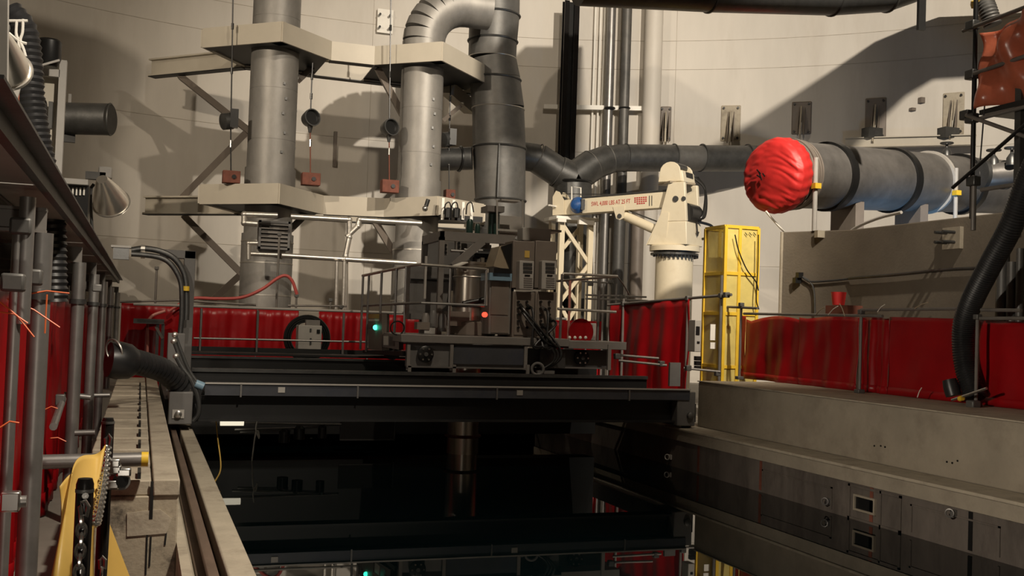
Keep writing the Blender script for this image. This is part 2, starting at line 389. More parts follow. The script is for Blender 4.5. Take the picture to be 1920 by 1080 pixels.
# ================================================================== BACK OF THE HALL
# two clad vertical pipes
C1 = PY(512, 200, 25.6); C1 = V((C1.x, 25.6, ZL)); C2 = PY(790, 200, 25.6); C2 = V((C2.x, 25.6, ZL))
def clad_pipe(c, label, zs, r, r_low, elbow):
    t = thing('clad_pipe', label, 'pipe', c)
    MB().lathe([(r_low, 0), (r_low, 4.2 - ZL)], c, n=40).out('lower_jacket', 'alu', t)
    zz = [4.2] + zs
    for a, b in zip(zz, zz[1:]):
        MB().lathe([(r, a - ZL), (r, b - ZL - .012), (r * .992, b - ZL - .008), (r * .992, b - ZL)], c, n=40, cap=True).out('jacket', 'alu', t)
    MB().lathe([(r * 1.06, 5.15 - ZL), (r * 1.06, 5.75 - ZL)], c, n=40).out('sleeve', 'alu', t)
    m = MB()
    for z in (1.6, 2.75, 3.5, 4.0): m.lathe([(r_low + .008, z - ZL), (r_low + .008, z + .03 - ZL)], c, n=40)
    m.out('band', 'alu_bright', t)
    k = 0
    for z in (6.1, 6.55, 7.0, 7.35, 7.7):           # little latches down the jacket seam
        a = -1.25 + .1 * (k % 2); MB().cbox(c + V(((r + .01) * math.cos(a), (r + .01) * math.sin(a), z - ZL)), .05, .05, .06).out('latch', 'galv_dark', t); k += 1
    for z in (6.3, 7.2, 8.0):
        a = .2; MB().cbox(c + V(((r + .01) * math.cos(a), (r + .01) * math.sin(a), z - ZL)), .05, .05, .05).out('latch', 'galv_dark', t)
    if elbow:
        z0 = zs[-1]; R = 1.05; n = 7
        pts = [c + V((R - R * math.cos(math.pi / 2 * i / n), 0, z0 - ZL + R * math.sin(math.pi / 2 * i / n))) for i in range(n + 1)]
        for i in range(n):                          # gored bend
            MB().path([pts[i], pts[i] + (pts[i + 1] - pts[i]) * .5, pts[i + 1]], r, 32).out('elbow_gore', 'alu', t)
        MB().tube(pts[-1], pts[-1] + V((.6, 0, .0)), r, 32).out('jacket', 'alu', t)
    return t
clad_pipe(C1, 'bright metal clad vertical pipe with louvre grille in front, leftmost in the hall', [6.4, 7.6, 9.3, 10.6], .555, .60, False)
clad_pipe(C2, 'bright metal clad vertical pipe bending right at its top', [6.4, 7.5, 8.7, 9.2], .525, .575, True)
# cream restraint frames around the two pipes
def restraint(name, label, zb, pts_px, back, hgt):
    P = [PZ(x, y, zb) for x, y in pts_px]; base = V(((P[0].x + P[-1].x) / 2, 26.5, zb))
    t = thing('restraint_frame', label, 'steel frame', base)
    up = V((0, 0, hgt / 2))
    for a, b in zip(P, P[1:]):
        d = (b - a).normalized() * .06
        m = MB(); m.beam(a + up, b + up, .05, hgt); m.out('fascia_plate', 'beam_cream', t)
        s = V((-(b - a).y, (b - a).x, 0)).normalized() * .16
        MB().beam(a + s + V((0, 0, .03)), b + s + V((0, 0, .03)), .32, .05).out('soffit_flange', 'girder', t)
    B = [V((x, yy, zb)) for x, yy in back]
    for i, (a, b) in enumerate(zip(B, B[1:])):
        MB().ibeam(a + up, b + up, .26, hgt, .04).out('back_beam', 'beam_cream', t)
        MB().beam(a + V((0, 0, -.012)), b + V((0, 0, -.012)), .26, .02).out('bottom_flange', 'girder', t)
    MB().prism([P[0] + V((.05, .05, .05)), P[1] + V((0, .1, .05)), P[2] + V((-.05, .1, .05)), P[2] + V((-.1, 1.9, .05)), B[1] + V((.05, .05, .05))], (0, 0, .03)).out('soffit_plate', 'girder', t)
    MB().prism([P[3] + V((.05, .05, .05)), P[4] + V((0, .1, .05)), P[5] + V((-.05, .05, .05)), P[5] + V((-.1, 1.3, .05)), P[3] + V((.1, 1.9, .05))], (0, 0, .03)).out('soffit_plate', 'girder', t)
    for a, b in ((P[0], B[1]), (P[5], B[-1])):
        MB().beam(a + up, b + up, .12, hgt * .9).out('end_beam', 'beam_cream', t)
    return t, P, B
U, UP, UB = restraint('upper', 'upper cream zigzag steel frame wrapped round both metal pipes', 8.5,
    ((380, 90), (528, 78), (620, 113), (702, 122), (828, 114), (908, 155)), ((.0, 29.7), (2.2, 27.45), (8.6, 27.7)), .46)
Lw, LP, LB = restraint('lower', 'lower cream zigzag steel frame wrapped round both metal pipes', 4.8,
    ((375, 383), (522, 382), (605, 402), (720, 407), (820, 404), (905, 417)), ((.0, 29.1), (2.2, 27.45), (8.6, 27.5)), .46)
def brace(t, px0, Y0, px1, Y1, wd=.16, h=.12, m='taupe'):
    return MB().beam(PY(*px0, Y0), PY(*px1, Y1), wd, h, (0, -1, 0)).out('brace', m, t)
brace(U, (338, 143), 29.1, (470, 248), 27.4); brace(U, (340, 372), 28.9, (475, 235), 27.4)
brace(U, (560, 150), 26.2, (590, 122), 27.2, .14); brace(U, (708, 128), 26.0, (760, 225), 26.4)
brace(U, (828, 228), 26.3, (862, 200), 27.3, .1); brace(U, (838, 165), 27.2, (885, 205), 27.6, .3, .5, 'beam_cream')
brace(Lw, (345, 405), 28.8, (462, 522), 27.3); brace(Lw, (462, 505), 27.3, (385, 575), 28.6)
brace(Lw, (545, 430), 26.2, (575, 400), 27.2, .16); brace(Lw, (703, 415), 26.0, (748, 490), 26.3, .16)
MB().beam(PY(298, 378, 28.9), PY(298, 394, 28.9), .06, .03, (0, -1, 0)).out('slot_plate', 'black', Lw)
# grating brackets seen through the frames: rods with weights and gauges
def hanger(px_top, py_top, px, y_dial, y_wt0, y_wt1, Y, side, label, wt_w=34, dark=False):
    top = PY(px_top, py_top, Y); dial = PY(px, y_dial, Y); w0 = PY(px, y_wt0, Y); w1 = PY(px, y_wt1, Y)
    t = thing('counterweight_hanger', label, 'counterweight', w1, 'rust red counterweights on rods')
    MB().tube(top, dial, .016, 6).out('rod', 'black', t)
    for f in (.25, .6): MB().lathe([(.03, -.07), (.03, .07)], top + (dial - top) * f, n=8).out('turnbuckle', 'black', t)
    if dark:
        MB().lathe([(.10, -.12), (.19, -.1), (.19, .12), (.08, .16)], dial + V((-.07, 0, 0)), (-1, -.4, -.25), 20).out('spring_can', 'galv_dark', t)
        MB().cbox(dial + V((.06, -.1, .06)), .18, .16, .42).out('can_bracket', 'black', t)
    else:
        d = V((.35 * side, -.9, .12)).normalized()
        MB().lathe([(.11, -.2), (.17, -.14), (.21, .06), (.21, .12), (.185, .12), (.17, .02), (.02, .0)], dial, d, 22).out('spring_can', 'galv_dark', t)
        MB().lathe([(.165, 0), (.165, .02)], dial + d * .02, d, 22).out('can_mouth', 'black', t)
        MB().tube(dial + V((0, 0, -.18)), dial + V((0, 0, -.34)), .07, 10, .03).out('can_spout', 'galv_dark', t)
    MB().tube(dial + V((0, 0, -.1)), w0, .015, 6).out('rod', 'rust' if not dark else 'black', t)
    MB().lathe([(.03, -.08), (.03, .08)], dial + (w0 - dial) * .45, n=8).out('turnbuckle', 'chain', t)
    wd = wt_w / ppm(w0)
    m = MB().box(w1.x - wd / 2, w1.x + wd / 2, Y - .14, Y + .14, w1.z, w0.z); m.out('weight', 'rust', t, bevel=.012)
    MB().lathe([(.05, 0), (.05, .03)], V((w1.x + .05, Y - .14, (w0.z + w1.z) / 2)), (0, -1, 0), 10).out('weight_bolt', 'black', t)
hanger(437, -10, 433, 228, 321, 344, 25.0, 1, 'rust red weight hung left of the leftmost metal pipe, with a black spring can', 32, True)
hanger(586, 118, 582, 222, 325, 348, 25.3, 1, 'rust red weight just right of the leftmost metal pipe, under a round spring can')
hanger(733, -10, 730, 240, 338, 362, 25.0, 1, 'rust red weight left of the bending metal pipe, under a round spring can', 32)
hanger(845, 160, 842, 262, 356, 375, 26.6, 1, 'small rust red weight between the bending pipe and the grey duct', 18, True)
# louvre grille and insulated pipework before the left pipe
Yg = 24.7
t = thing('louvre_grille', 'grey louvred grille box fixed to the leftmost metal pipe', 'grille', PY(515, 468, Yg))
a, b = PY(484, 466, Yg), PY(545, 416, Yg)
m = MB().box(a.x, b.x, Yg, Yg + .1, a.z, a.z + .05); m.box(a.x, b.x, Yg, Yg + .1, b.z - .05, b.z); m.box(a.x, a.x + .05, Yg, Yg + .1, a.z, b.z); m.box(b.x - .05, b.x, Yg, Yg + .1, a.z, b.z)
m.out('grille_frame', 'grey_paint', t)
MB().box(a.x, b.x, Yg + .1, Yg + .32, a.z, b.z).out('grille_box', 'grey_paint', t)
for i in range(6):
    z = a.z + .08 + i * (b.z - a.z - .14) / 5.4
    MB().hexa([(a.x + .05, Yg - .01, z), (b.x - .05, Yg - .01, z), (b.x - .05, Yg + .07, z + .05), (a.x + .05, Yg + .07, z + .05)], [(a.x + .05, Yg - .01, z + .025), (b.x - .05, Yg - .01, z + .025), (b.x - .05, Yg + .07, z + .075), (a.x + .05, Yg + .07, z + .075)]).out('louvre', 'machine_grey', t)
def pipe_run(label, Y, runs, r, m, name='insulated_pipe'):
    base = PY(*runs[0][0], Y); t = thing(name, label, 'pipe', base)
    for run in runs:
        P = [PY(x, y, Y) for x, y in run]
        for i, (p, q) in enumerate(zip(P, P[1:])): MB().tube(p, q, r, 12).out('pipe_length', m, t)
        for p in P[1:-1]: MB().sphere(p, r * 1.15, 10, 6).out('elbow', m, t)
    return t
t = pipe_run('bright foil wrapped pipe stepping across above the grille', 24.2, [[(545, 406), (655, 412), (655, 445), (648, 480), (648, 580)], [(650, 444), (671, 424), (674, 412), (790, 419)]], .062, 'alu_bright')
pipe_run('bright foil wrapped pipe running level from the grille to the trolley frame', 24.1, [[(528, 479), (645, 486), (780, 494)]], .058, 'alu_bright')
pipe_run('white foil elbow pipe at the top left of the louvred grille', 24.35, [[(482, 420), (458, 418), (458, 402), (520, 404)]], .065, 'alu_bright')
pipe_run('white foil elbow pipe at the bottom left of the louvred grille', 24.3, [[(483, 456), (466, 456), (466, 486)], [(470, 476), (520, 478)]], .05, 'alu_bright')
pipe_run('pair of slim foil pipes dropping behind the red sheeting', 24.0, [[(632, 490), (630, 580)], [(646, 490), (644, 580)]], .045, 'alu_bright')
# grey ribbed duct
Yd = 26.6
def duct_run(t, P, r, m='galv', seams=(), n=32, dark='galv_dark'):
    for i in range(len(P) - 1):
        mm = MB().path([P[i], P[i + 1]], r[i] if isinstance(r, list) else r, n); mm.out('duct_length', m, t)
    for p, ax, rr in seams: MB().torus(p, ax, rr, .03, 32, 6).out('flange_ring', dark, t)
dp = [PY(x, y, Yd) for x, y in ((927, -30), (927, 30), (924, 78), (923, 110), (928, 150), (934, 205), (936, 278), (938, 376), (936, 450))]
t = thing('grey_duct', 'thick grey galvanised duct rising in ringed lengths beside the bending pipe', 'duct', V((dp[-1].x, Yd, dp[-1].z)))
rr = [.68, .665, .64, .63, .67, .69, .70, .66]
for i in range(len(dp) - 1):
    MB().path([dp[i], dp[i + 1]], [rr[i] * .995, rr[min(i + 1, 7)]], 40).out('duct_length', 'galv', t)
for i, q in enumerate(dp[1:-1]):
    if i in (0, 1, 3, 5, 6): MB().torus(q, (0, 0, 1), rr[i + 1] + .012, .028, 40, 6).out('flange_ring', 'galv_dark', t)
    else: MB().torus(q, (0, 0, 1), rr[i + 1] + .004, .014, 40, 6).out('seam_bead', 'alu_bright', t)
MB().tube(PY(885, 297, Yd), PY(826, 299, Yd + .3), .30, 24).out('side_branch', 'galv_dark', t)
MB().torus(PY(862, 298, Yd + .1), (1, 0, 0), .32, .03, 24, 6).out('flange_ring', 'black', t)
MB().box(dp[6].x - .25, dp[6].x - .22, Yd - .73, Yd - .6, dp[7].z, dp[6].z).out('duct_seam', 'galv_dark', t)
# dark Y-shaped duct
Yy = 28.2
t = thing('branch_duct', 'dark Y-shaped duct joining two elbows above a vertical leg', 'duct', PY(1078, 560, Yy))
J = PY(1074, 345, Yy)
MB().tube(PY(1078, 560, Yy), J, .535, 32).out('duct_leg', 'galv_dark', t)
MB().torus(J + V((0, 0, .05)), (0, 0, 1), .54, .035, 32, 6).out('flange_ring', 'black', t)
for P in ([(1074, 335), (1046, 322), (1008, 297), (960, 290)], [(1074, 335), (1110, 310), (1140, 299), (1168, 296)]):
    Q = [PY(x, y, Yy + .05 * i) for i, (x, y) in enumerate(P)]
    for i in range(3): MB().path([Q[i], (Q[i] + Q[i + 1]) / 2, Q[i + 1]], .46 - .03 * i, 28).out('elbow_gore', 'galv_dark', t)
    for i in (1, 2): MB().torus(Q[i], Q[i + 1] - Q[i - 1], .455 - .03 * i + .02, .02, 28, 6).out('seam_bead', 'galv', t)
t = thing('mesh_duct', 'long dark perforated duct running level behind the cream crane', 'duct', PY(1168, 322, Yy + .2))
for i, (a, b, mm) in enumerate(((1165, 1262, 'galv_dark'), (1262, 1315, 'galv'), (1315, 1460, 'galv_dark'))):
    MB().tube(PY(a, 296 + (a - 1165) * .006, Yy + .2), PY(b, 296 + (b - 1165) * .006, Yy + .2), .40 if i != 1 else .385, 32).out('duct_length', mm, t)
for a in (1172, 1262, 1315, 1400): MB().torus(PY(a, 296, Yy + .2), (1, 0, 0), .41, .02, 28, 6).out('flange_ring', 'galv_dark', t)
# vertical services on the back wall
def riser(label, x0, y0, x1, y1, r_px, off, m, name='riser_pipe', n=16):
    p, q = PW(x0, y0, off), PW(x1, y1, off); r = r_px / ppm(q); x, y = (p.x + q.x) / 2, (p.y + q.y) / 2
    o = MB().lathe([(r, 0), (r, p.z + 1.2 - .6)], V((x, y, .6)), n=n).out(name, m)
    rebase(o, (x, y, .6)); return tag(o, label, 'pipe')
p = PW(1068, 100, 1.0)
t = thing('black_post', 'glossy black double channel post standing at the back wall', 'post', (p.x, p.y, ZL))
for sx in (-.17, .17): MB().ibeam((p.x + sx, p.y, ZL), (p.x + sx, p.y, 12.5), .16, .22, .03, (0, 1, 0)).out('channel', 'black_gloss', t)
MB().box(p.x - .12, p.x + .12, p.y + .03, p.y + .06, ZL, 12.5).out('web_plate', 'black', t)
riser('slim grey riser pipe right of the black post', 1147, 0, 1140, 250, 8.5, .45, 'pipe_steel')
riser('slim grey ribbed riser pipe next to the cream pipe', 1178, 0, 1168, 250, 9, .55, 'galv')
riser('wide cream riser pipe at the bright wall edge', 1228, 0, 1220, 250, 17, .5, 'liner')
for x, lab in ((1112, 'thin white conduit nearest the black post'), (1122, 'thin white conduit in the middle of three'), (1130, 'thin white conduit beside the grey riser')):
    riser(lab, x + 3, 0, x, 250, 2.0, .15, 'white', 'wall_conduit', 8)
t = thing('strut_channel', 'pale horizontal strut channel carrying the riser pipes', 'bracket', PW(1118, 204, .3))
a, b = PW(1020, 200, .3), PW(1216, 204, .3); MB().beam(a, b, .12, .14).out('channel', 'white', t)
for x in (1143, 1171): q = PW(x, 203, .55); MB().torus(q, (0, 0, 1), .16, .03, 16, 6).out('pipe_clamp', 'black', t)
# lower dim pipes and boxes behind the crane
for x, rpx, mm, lab in ((1090, 14, 'galv_dark', 'dim dark riser pipe left of the boom rest'), (1160, 10, 'galv', 'dim grey riser pipe under the crane boom'), (1195, 12, 'taupe', 'dim brown riser pipe just left of the crane pedestal')):
    q = PW(x, 450, 1.2); r = rpx / ppm(q); o = MB().lathe([(r, 0), (r, 5.6)], (q.x, q.y, ZL), n=20).out('riser_pipe', mm); rebase(o, (q.x, q.y, ZL)); tag(o, lab, 'pipe')
# bracket plates along the bright wall
def wall_bracket(x, y0, y1, label, w_px=36, lit=True):
    c = PW(x, (y0 + y1) / 2); nrm = V((WC.x - c.x, WC.y - c.y, 0)).normalized(); sd = V((-nrm.y, nrm.x, 0))
    h = abs(PW(x, y0).z - PW(x, y1).z); wd = w_px / ppm(c)
    t = thing('wall_bracket', label, 'bracket', c + V((0, 0, -h / 2)), 'bracket plates along the bright wall')
    m = MB().beam(c + nrm * .03 + V((0, 0, -h / 2)), c + nrm * .03 + V((0, 0, h / 2)), wd, .06, nrm); m.out('plate', 'taupe' if not lit else 'concrete_pale', t, bevel=.05)  # shaded plates get a browner colour than lit ones: shade painted in
    p0 = c + nrm * .06
    for s in (-.09, .09):
        k = p0 + sd * s
        MB().prism([k + V((0, 0, h * .32)), k + nrm * .45 + V((0, 0, -h * .6)), k + nrm * .30 + V((0, 0, -h * .6)), k + V((0, 0, -h * .25))], sd * .025).out('gusset', 'taupe', t)
    MB().beam(p0 + V((0, 0, h * .3)), p0 + nrm * .5 + V((0, 0, -h * .65)), .2, .04, sd).out('arm', 'concrete_pale', t)
    MB().beam(p0 + nrm * .2 + V((0, 0, -h * .2)), p0 + nrm * .38 + V((0, 0, -h * .6)), .10, .06, sd).out('inner_arm', 'white', t)
    for s1 in (-1, 1):
        for s2 in (-1, 1):
            MB().tube(c + sd * s1 * wd * .36 + V((0, 0, s2 * h * .42)), c + sd * s1 * wd * .36 + nrm * .13 + V((0, 0, s2 * h * .42)), .035, 8).out('bolt', 'black', t)
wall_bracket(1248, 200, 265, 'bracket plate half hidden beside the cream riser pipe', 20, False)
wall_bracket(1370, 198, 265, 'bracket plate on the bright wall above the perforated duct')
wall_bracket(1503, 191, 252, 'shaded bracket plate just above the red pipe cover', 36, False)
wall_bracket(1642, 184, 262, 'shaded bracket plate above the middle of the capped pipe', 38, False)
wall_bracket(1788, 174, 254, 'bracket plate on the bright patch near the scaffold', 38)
t = thing('wall_beam', 'pale steel beam fixed level on the wall behind the capped pipe', 'beam', PW(1590, 275, .4))
a, b = PW(1585, 268, .45), PW(1830, 262, .45); MB().ibeam(a, b, .2, .30, .03).out('beam', 'beam_cream', t)
for x in (1635, 1778): MB().cbox(PW(x, 255, .45) + V((0, 0, .08)), .5, .35, .3).out('clamp', 'galv_dark', t)
for x, y in ((1728, 188), (1711, 205)): q = PW(x, y, .05); tag(rebase(MB().cbox(q, .14, .14, .16 if x > 1720 else .08).out('wall_box', 'taupe'), q), 'tiny brown %s on the bright wall patch' % ('box' if x > 1720 else 'stud'), 'wall fitting')
q = PY(683, 33, 33); 
q = PW(722, 40, .14)
t = thing('anchor_plate', 'white plate with four black anchor bolts high on the back wall', 'plate', q)
MB().cbox(q, .5, .05, .75).out('plate', 'white', t)
for sx in (-.16, .16):
    for sz in (-.2, .2): MB().tube(q + V((sx, 0, sz)), q + V((sx - .05, -.25, sz - .05)), .035, 8).out('anchor_bolt', 'black', t)
q = PW(628, 280, .06); t = MB().cbox(q, .10, .12, 1.1).out('wall_strip', 'taupe'); tag(rebase(t, q), 'short upright brown strip on the wall between the metal pipes', 'wall fitting')
# high duct crossing the top of the view
Yt = 15.0
t = thing('overhead_duct', 'dark overhead duct crossing the top right of the view', 'duct', PY(1100, -20, Yt))
A = [PY(x, y, Yt) for x, y in ((1085, -34), (1330, -20), (1560, -12), (1660, -18), (1745, -42))]
for i in range(4): MB().path([A[i], (A[i] + A[i + 1]) / 2, A[i + 1]], .36 if i < 3 else [.36, .34, .3], 32).out('duct_length', 'galv_dark', t)
for i in (1, 2, 3): MB().torus(A[i], A[i + 1] - A[i - 1], .365, .02, 32, 6).out('flange_ring', 'galv_dark', t)
q = PY(1703, 18, Yt); MB().box(q.x - .07, q.x + .07, Yt - .36, Yt - .3, PY(1703, 66, Yt).z, q.z + .3).out('hanging_strap', 'black', t)
# ================================================================== BRIDGE ACROSS THE POOL
def bx(x0, y0, x1, y1, Y, dep):
    """box whose front face stands at depth Y: from left/top/right/bottom sight lines"""
    xm, ym = (x0 + x1) / 2, (y0 + y1) / 2
    return MB().box(PY(x0, ym, Y).x, PY(x1, ym, Y).x, Y, Y + dep, PY(xm, y1, Y).z, PY(xm, y0, Y).z)
BR = thing('refuelling_bridge', 'long dark steel bridge spanning the pool on rails', 'bridge', (4.8, 18.2, ZL))
XL, XR = .78, 8.72
MB().box(.92, XR + .05, 15.98, 16.02, 1.12, 1.29).out('kick_plate', 'girder_blue', BR)  # blue cast of the pool light is put into this plate's colour
MB().box(.92, XR + .05, 15.95, 16.03, 1.285, 1.305).out('kick_plate_edge', 'pale_grey', BR)
MB().box(.95, XR, 16.02, 17.05, 1.10, 1.13).out('walkway_plate', 'girder', BR)
MB().box(.62, XR - .05, 16.2, 16.26, .74, 1.10).out('front_girder', 'girder', BR)
MB().box(.62, XR - .05, 16.08, 16.38, .735, .765).out('girder_flange', 'girder', BR)
MB().box(XL, XR - .2, 17.1, 17.5, 1.0, 1.40).out('trolley_girder', 'girder', BR)
MB().box(XL, XR - .2, 17.06, 17.14, 1.40, 1.455).out('trolley_rail', 'galv_dark', BR)
MB().box(XL, XR - .2, 19.3, 19.75, .2, 1.52).out('rear_girder', 'girder', BR)
MB().box(XL, XR - .2, 19.26, 19.34, 1.52, 1.56).out('trolley_rail', 'galv_dark', BR)
MB().box(XL, XR - .4, 19.8, 20.7, 1.56, 1.60).out('rear_walkway', 'girder', BR)
MB().box(XL, XR - .4, 20.66, 20.7, 1.58, 1.68).out('toe_board', 'girder', BR)
for x in (.50, 8.82): MB().box(x - .12, x + .14, 16.1, 20.4, .74, 1.05).out('end_carriage', 'girder', BR)
for px in (452, 671, 932, 1180):
    q = PY(px, 724, 15.97); MB().box(q.x - .012, q.x + .012, 15.95, 15.985, 1.10, 1.29).out('clip', 'pipe_steel', BR)
for px in (528, 975):
    q = PY(px, 730, 15.97); MB().box(q.x - .05, q.x + .05, 15.968, 15.982, 1.17, 1.25).out('name_plate', 'pale_grey', BR)
tl = bx(316, 735, 361, 796, 15.75, .8).out('wheel_box', 'grey_paint', BR, bevel=.015)
q = PY(334, 776, 15.75); MB().box(q.x - .08, q.x + .08, 15.73, 15.75, q.z - .06, q.z + .06).out('flange_plate', 'pale_grey', tl)
MB().lathe([(.05, 0), (.05, .05), (.02, .06)], (q.x, 15.73, q.z), (0, -1, 0), 12).out('stub_shaft', 'chain', tl)
tr = bx(1270, 735, 1304, 799, 16.0, .7).out('wheel_box', 'grey_paint', BR, bevel=.015)
q = PY(1293, 779, 16.0); MB().lathe([(.06, 0), (.06, .05), (.03, .07)], (q.x, 15.99, q.z), (0, -1, 0), 12).out('stub_shaft', 'galv', tr)
for x in (.515, 8.83): MB().lathe([(.14, -.05), (.14, .05)], (x, 16.2, ZL + .14), (1, 0, 0), 20).out('wheel', 'galv_dark', BR)
bx(1256, 680, 1276, 724, 17.2, .06).out('end_plate', 'grey_paint', BR)
# rear handrail of the bridge
Yh = 20.6
def rail_part(t, name, pts, Y, r=.021, m='pipe_steel'):
    P = [PY(p[0], p[1], p[2] if len(p) > 2 else Y) for p in pts]
    return MB().path(P, r, 10).out(name, m, t)
rail_part(BR, 'top_rail', [(250, 570), (365, 574), (784, 588), (1062, 598)], Yh, .026, 'pale_grey')
rail_part(BR, 'mid_rail', [(363, 634), (676, 641), (1062, 650)], Yh)
for px in (378, 484, 645, 740):
    a, b = PY(px, 578 + (px - 378) * .034, Yh), PY(px - 3, 668, Yh); MB().tube((a.x, Yh, 1.58), (a.x, Yh, a.z), .024, 10).out('rail_post', 'pipe_steel', BR)
# left portal post of the bridge with conduits
PT = thing('cable_portal', 'grey square-tube portal post at the left end of the bridge', 'post', PY(356, 700, 17.3))
a = PY(357, 470, 17.3); MB().box(a.x - .085, a.x + .085, 17.3, 17.46, 1.05, a.z).out('post_tube', 'grey_paint', PT, bevel=.01)
b = PY(300, 470, 17.3); MB().box(b.x, a.x + .085, 17.3, 17.46, a.z - .13, a.z).out('head_tube', 'grey_paint', PT, bevel=.01)
bx(313, 625, 345, 735, 16.6, .35).out('junction_box', 'grey_paint', PT, bevel=.01)
for i, (r, pts) in enumerate(((.045, [(246, 469), (270, 466), (300, 471), (326, 484), (342, 505), (349, 530), (350, 575), (349, 600)]), (.04, [(246, 476), (270, 478), (300, 483), (320, 495), (336, 520), (341, 545), (341, 590), (338, 625)]))):
    MB().path(catmull([PY(x, y, 17.1 - .05 * i) for x, y in pts], 5), r, 12).out('conduit', 'galv_dark', PT)
for x, y in ((268, 466), (268, 478)): q = PY(x, y, 17.08); MB().lathe([(.055, -.03), (.055, .03)], q, (1, 0, 0), 14).out('conduit_clamp', 'alu_bright', PT)
q = PY(349, 541, 17.05); MB().lathe([(.05, -.035), (.05, .035)], q, (0, 0, 1), 14).out('brass_gland', 'yellow', PT)
bx(208, 460, 246, 464, 17.0, .25).out('bracket_top', 'pale_grey', PT); bx(212, 464, 242, 486, 17.05, .15).out('bracket_box', 'galv_dark', PT)
for i, pts in enumerate(([(328, 628), (338, 655), (352, 690), (366, 712), (378, 722)], [(326, 640), (335, 665), (348, 697), (362, 715), (376, 726)], [(330, 668), (342, 690), (358, 712), (371, 745), (372, 775), (362, 790)])):
    t = MB().path(catmull([PY(x, y, 16.0 - .04 * i) for x, y in pts], 5), .028 if i < 2 else .036, 10).out('flexible_lead', 'galv_dark', PT)
    q = PY(*pts[0], 16.0 - .04 * i); MB().sphere(q, .045, 10, 6).out('lead_gland', 'alu_bright', PT)
MB().lathe([(.06, -.06), (.06, .06)], PY(374, 722, 15.9), (1, 0, -.4), 12).out('connector', 'blue_lt', PT)
# fittings hanging under the bridge by the left wheel
t = thing('underslung_rail', 'thin pale pipes strapped level beneath the left of the bridge', 'pipe rack', PY(500, 800, 17.6))
for pts in ([(395, 792), (565, 796), (640, 797)], [(440, 806), (560, 803), (610, 800)], [(450, 811), (545, 808)]): MB().path([PY(x, y, 17.6) for x, y in pts], .02, 8).out('pipe_length', 'pipe_steel', t)
for x, y, r in ((533, 818, .09), (561, 812, .09), (604, 810, .07)):
    q = PY(x, y, 17.6); MB().lathe([(r, -.10), (r, .08), (r * .5, .12)], q, (0, 0, 1), 16).out('float_can', 'black', t)
t = MB().tube(PY(413, 792, 17.4), PY(457, 792, 17.4), .052, 20).out('silver_tube', 'tube_glow'); tag(rebase(t, PY(413, 792, 17.4)), 'short fat white tube with added glow under the left end of the bridge', 'lamp')  # emission added to brighten the silvery tube and the pipes beside it
t = MB().path(catmull([PY(x, y, 17.5) for x, y in ((483, 786), (480, 805), (486, 822), (484, 808), (479, 815), (474, 850), (471, 880))], 5), .012, 6).out('hanging_rope', 'rope'); tag(t, 'knotted pale rope hanging from the thin pipes into the water', 'rope')
t = MB().path(catmull([PY(405, 787, 16.6), PY(408, 820, 16.5), PY(414, 876, 15.6), PY(402, 905, 14.5)], 6), .010, 6).out('slack_cord', 'yellow_vinyl'); tag(t, 'slack yellowish cord dropping past the left wheel', 'cord')
t = thing('mesh_screen', 'dark square mesh screen hung below the bridge', 'screen', PY(690, 826, 18.5))
a, b = PY(637, 826, 18.5), PY(742, 780, 18.5)
MB().box(a.x, b.x, 18.52, 18.54, a.z, b.z).out('mesh', 'black', t)
m = MB().box(a.x, b.x, 18.5, 18.53, a.z, a.z + .02); m.box(b.x - .02, b.x, 18.5, 18.53, a.z - .02, b.z); m.out('screen_frame', 'galv_dark', t)
t = MB().lathe([(.12, 0), (.17, .1), (.17, .9)], PY(668, 848, 20.5), (-1, .2, .1), 20).out('inlet_pipe', 'pipe_steel'); tag(t, 'stub of grey pipe at the far waterline under the bridge', 'pipe')
# ------------------------------------------------------------------ trolley on the bridge
TR = thing('refuelling_trolley', 'grey refuelling trolley with mast drum, cabinets and handrails on the bridge', 'trolley', (6.0, 18.2, 1.5))
bx(752, 631, 1068, 646, 17.2, 2.1).out('deck', 'machine_grey', TR, bevel=.01)
bx(1066, 640, 1175, 655, 17.25, 1.7).out('side_deck', 'machine_grey', TR, bevel=.008)
bp_ = bx(762, 646, 985, 689, 17.3, .08).out('side_frame', 'grey_paint', TR)
bx(850, 650, 982, 684, 17.25, .06).out('blue_panel', 'girder_blue', TR, bevel=.01)
bx(986, 655, 1146, 690, 17.55, .08).out('side_frame', 'grey_paint', TR)
for px in (766, 847, 986, 1143): bx(px - 3, 646, px + 3, 694, 17.22, .05).out('stiffener', 'machine_grey', TR)
for px in (852, 990, 768): bx(px - 3, 684, px + 3, 703, 17.2, .04).out('guide_bracket', 'machine_grey', TR)
bx(762, 688, 985, 691, 17.2, .06).out('lower_angle', 'pipe_steel', TR); bx(1000, 688, 1146, 691, 17.45, .06).out('lower_angle', 'pipe_steel', TR)
for px, py in ((797, 664), (1090, 671)):
    Yw = 17.26 if px < 900 else 17.5; q = PY(px, py, Yw)
    wh = MB().lathe([(.14, 0), (.14, .04), (.1, .06)], q, (0, -1, 0), 24).out('wheel', 'black', TR)
    for k in range(6):
        a = k * math.pi / 3; MB().lathe([(.017, .045), (.017, .075)], q + V((.1 * math.cos(a), 0, .1 * math.sin(a))), (0, -1, 0), 8).out('wheel_bolt', 'chain', wh)
    MB().lathe([(.035, .05), (.035, .08)], q, (0, -1, 0), 12).out('hub', 'galv', wh)
for x in (4.4, 7.9):
    for yy in (19.3,): MB().lathe([(.16, -.05), (.16, .05)], (x, yy, 1.72), (0, 1, 0), 20).out('track_wheel', 'galv_dark', TR)
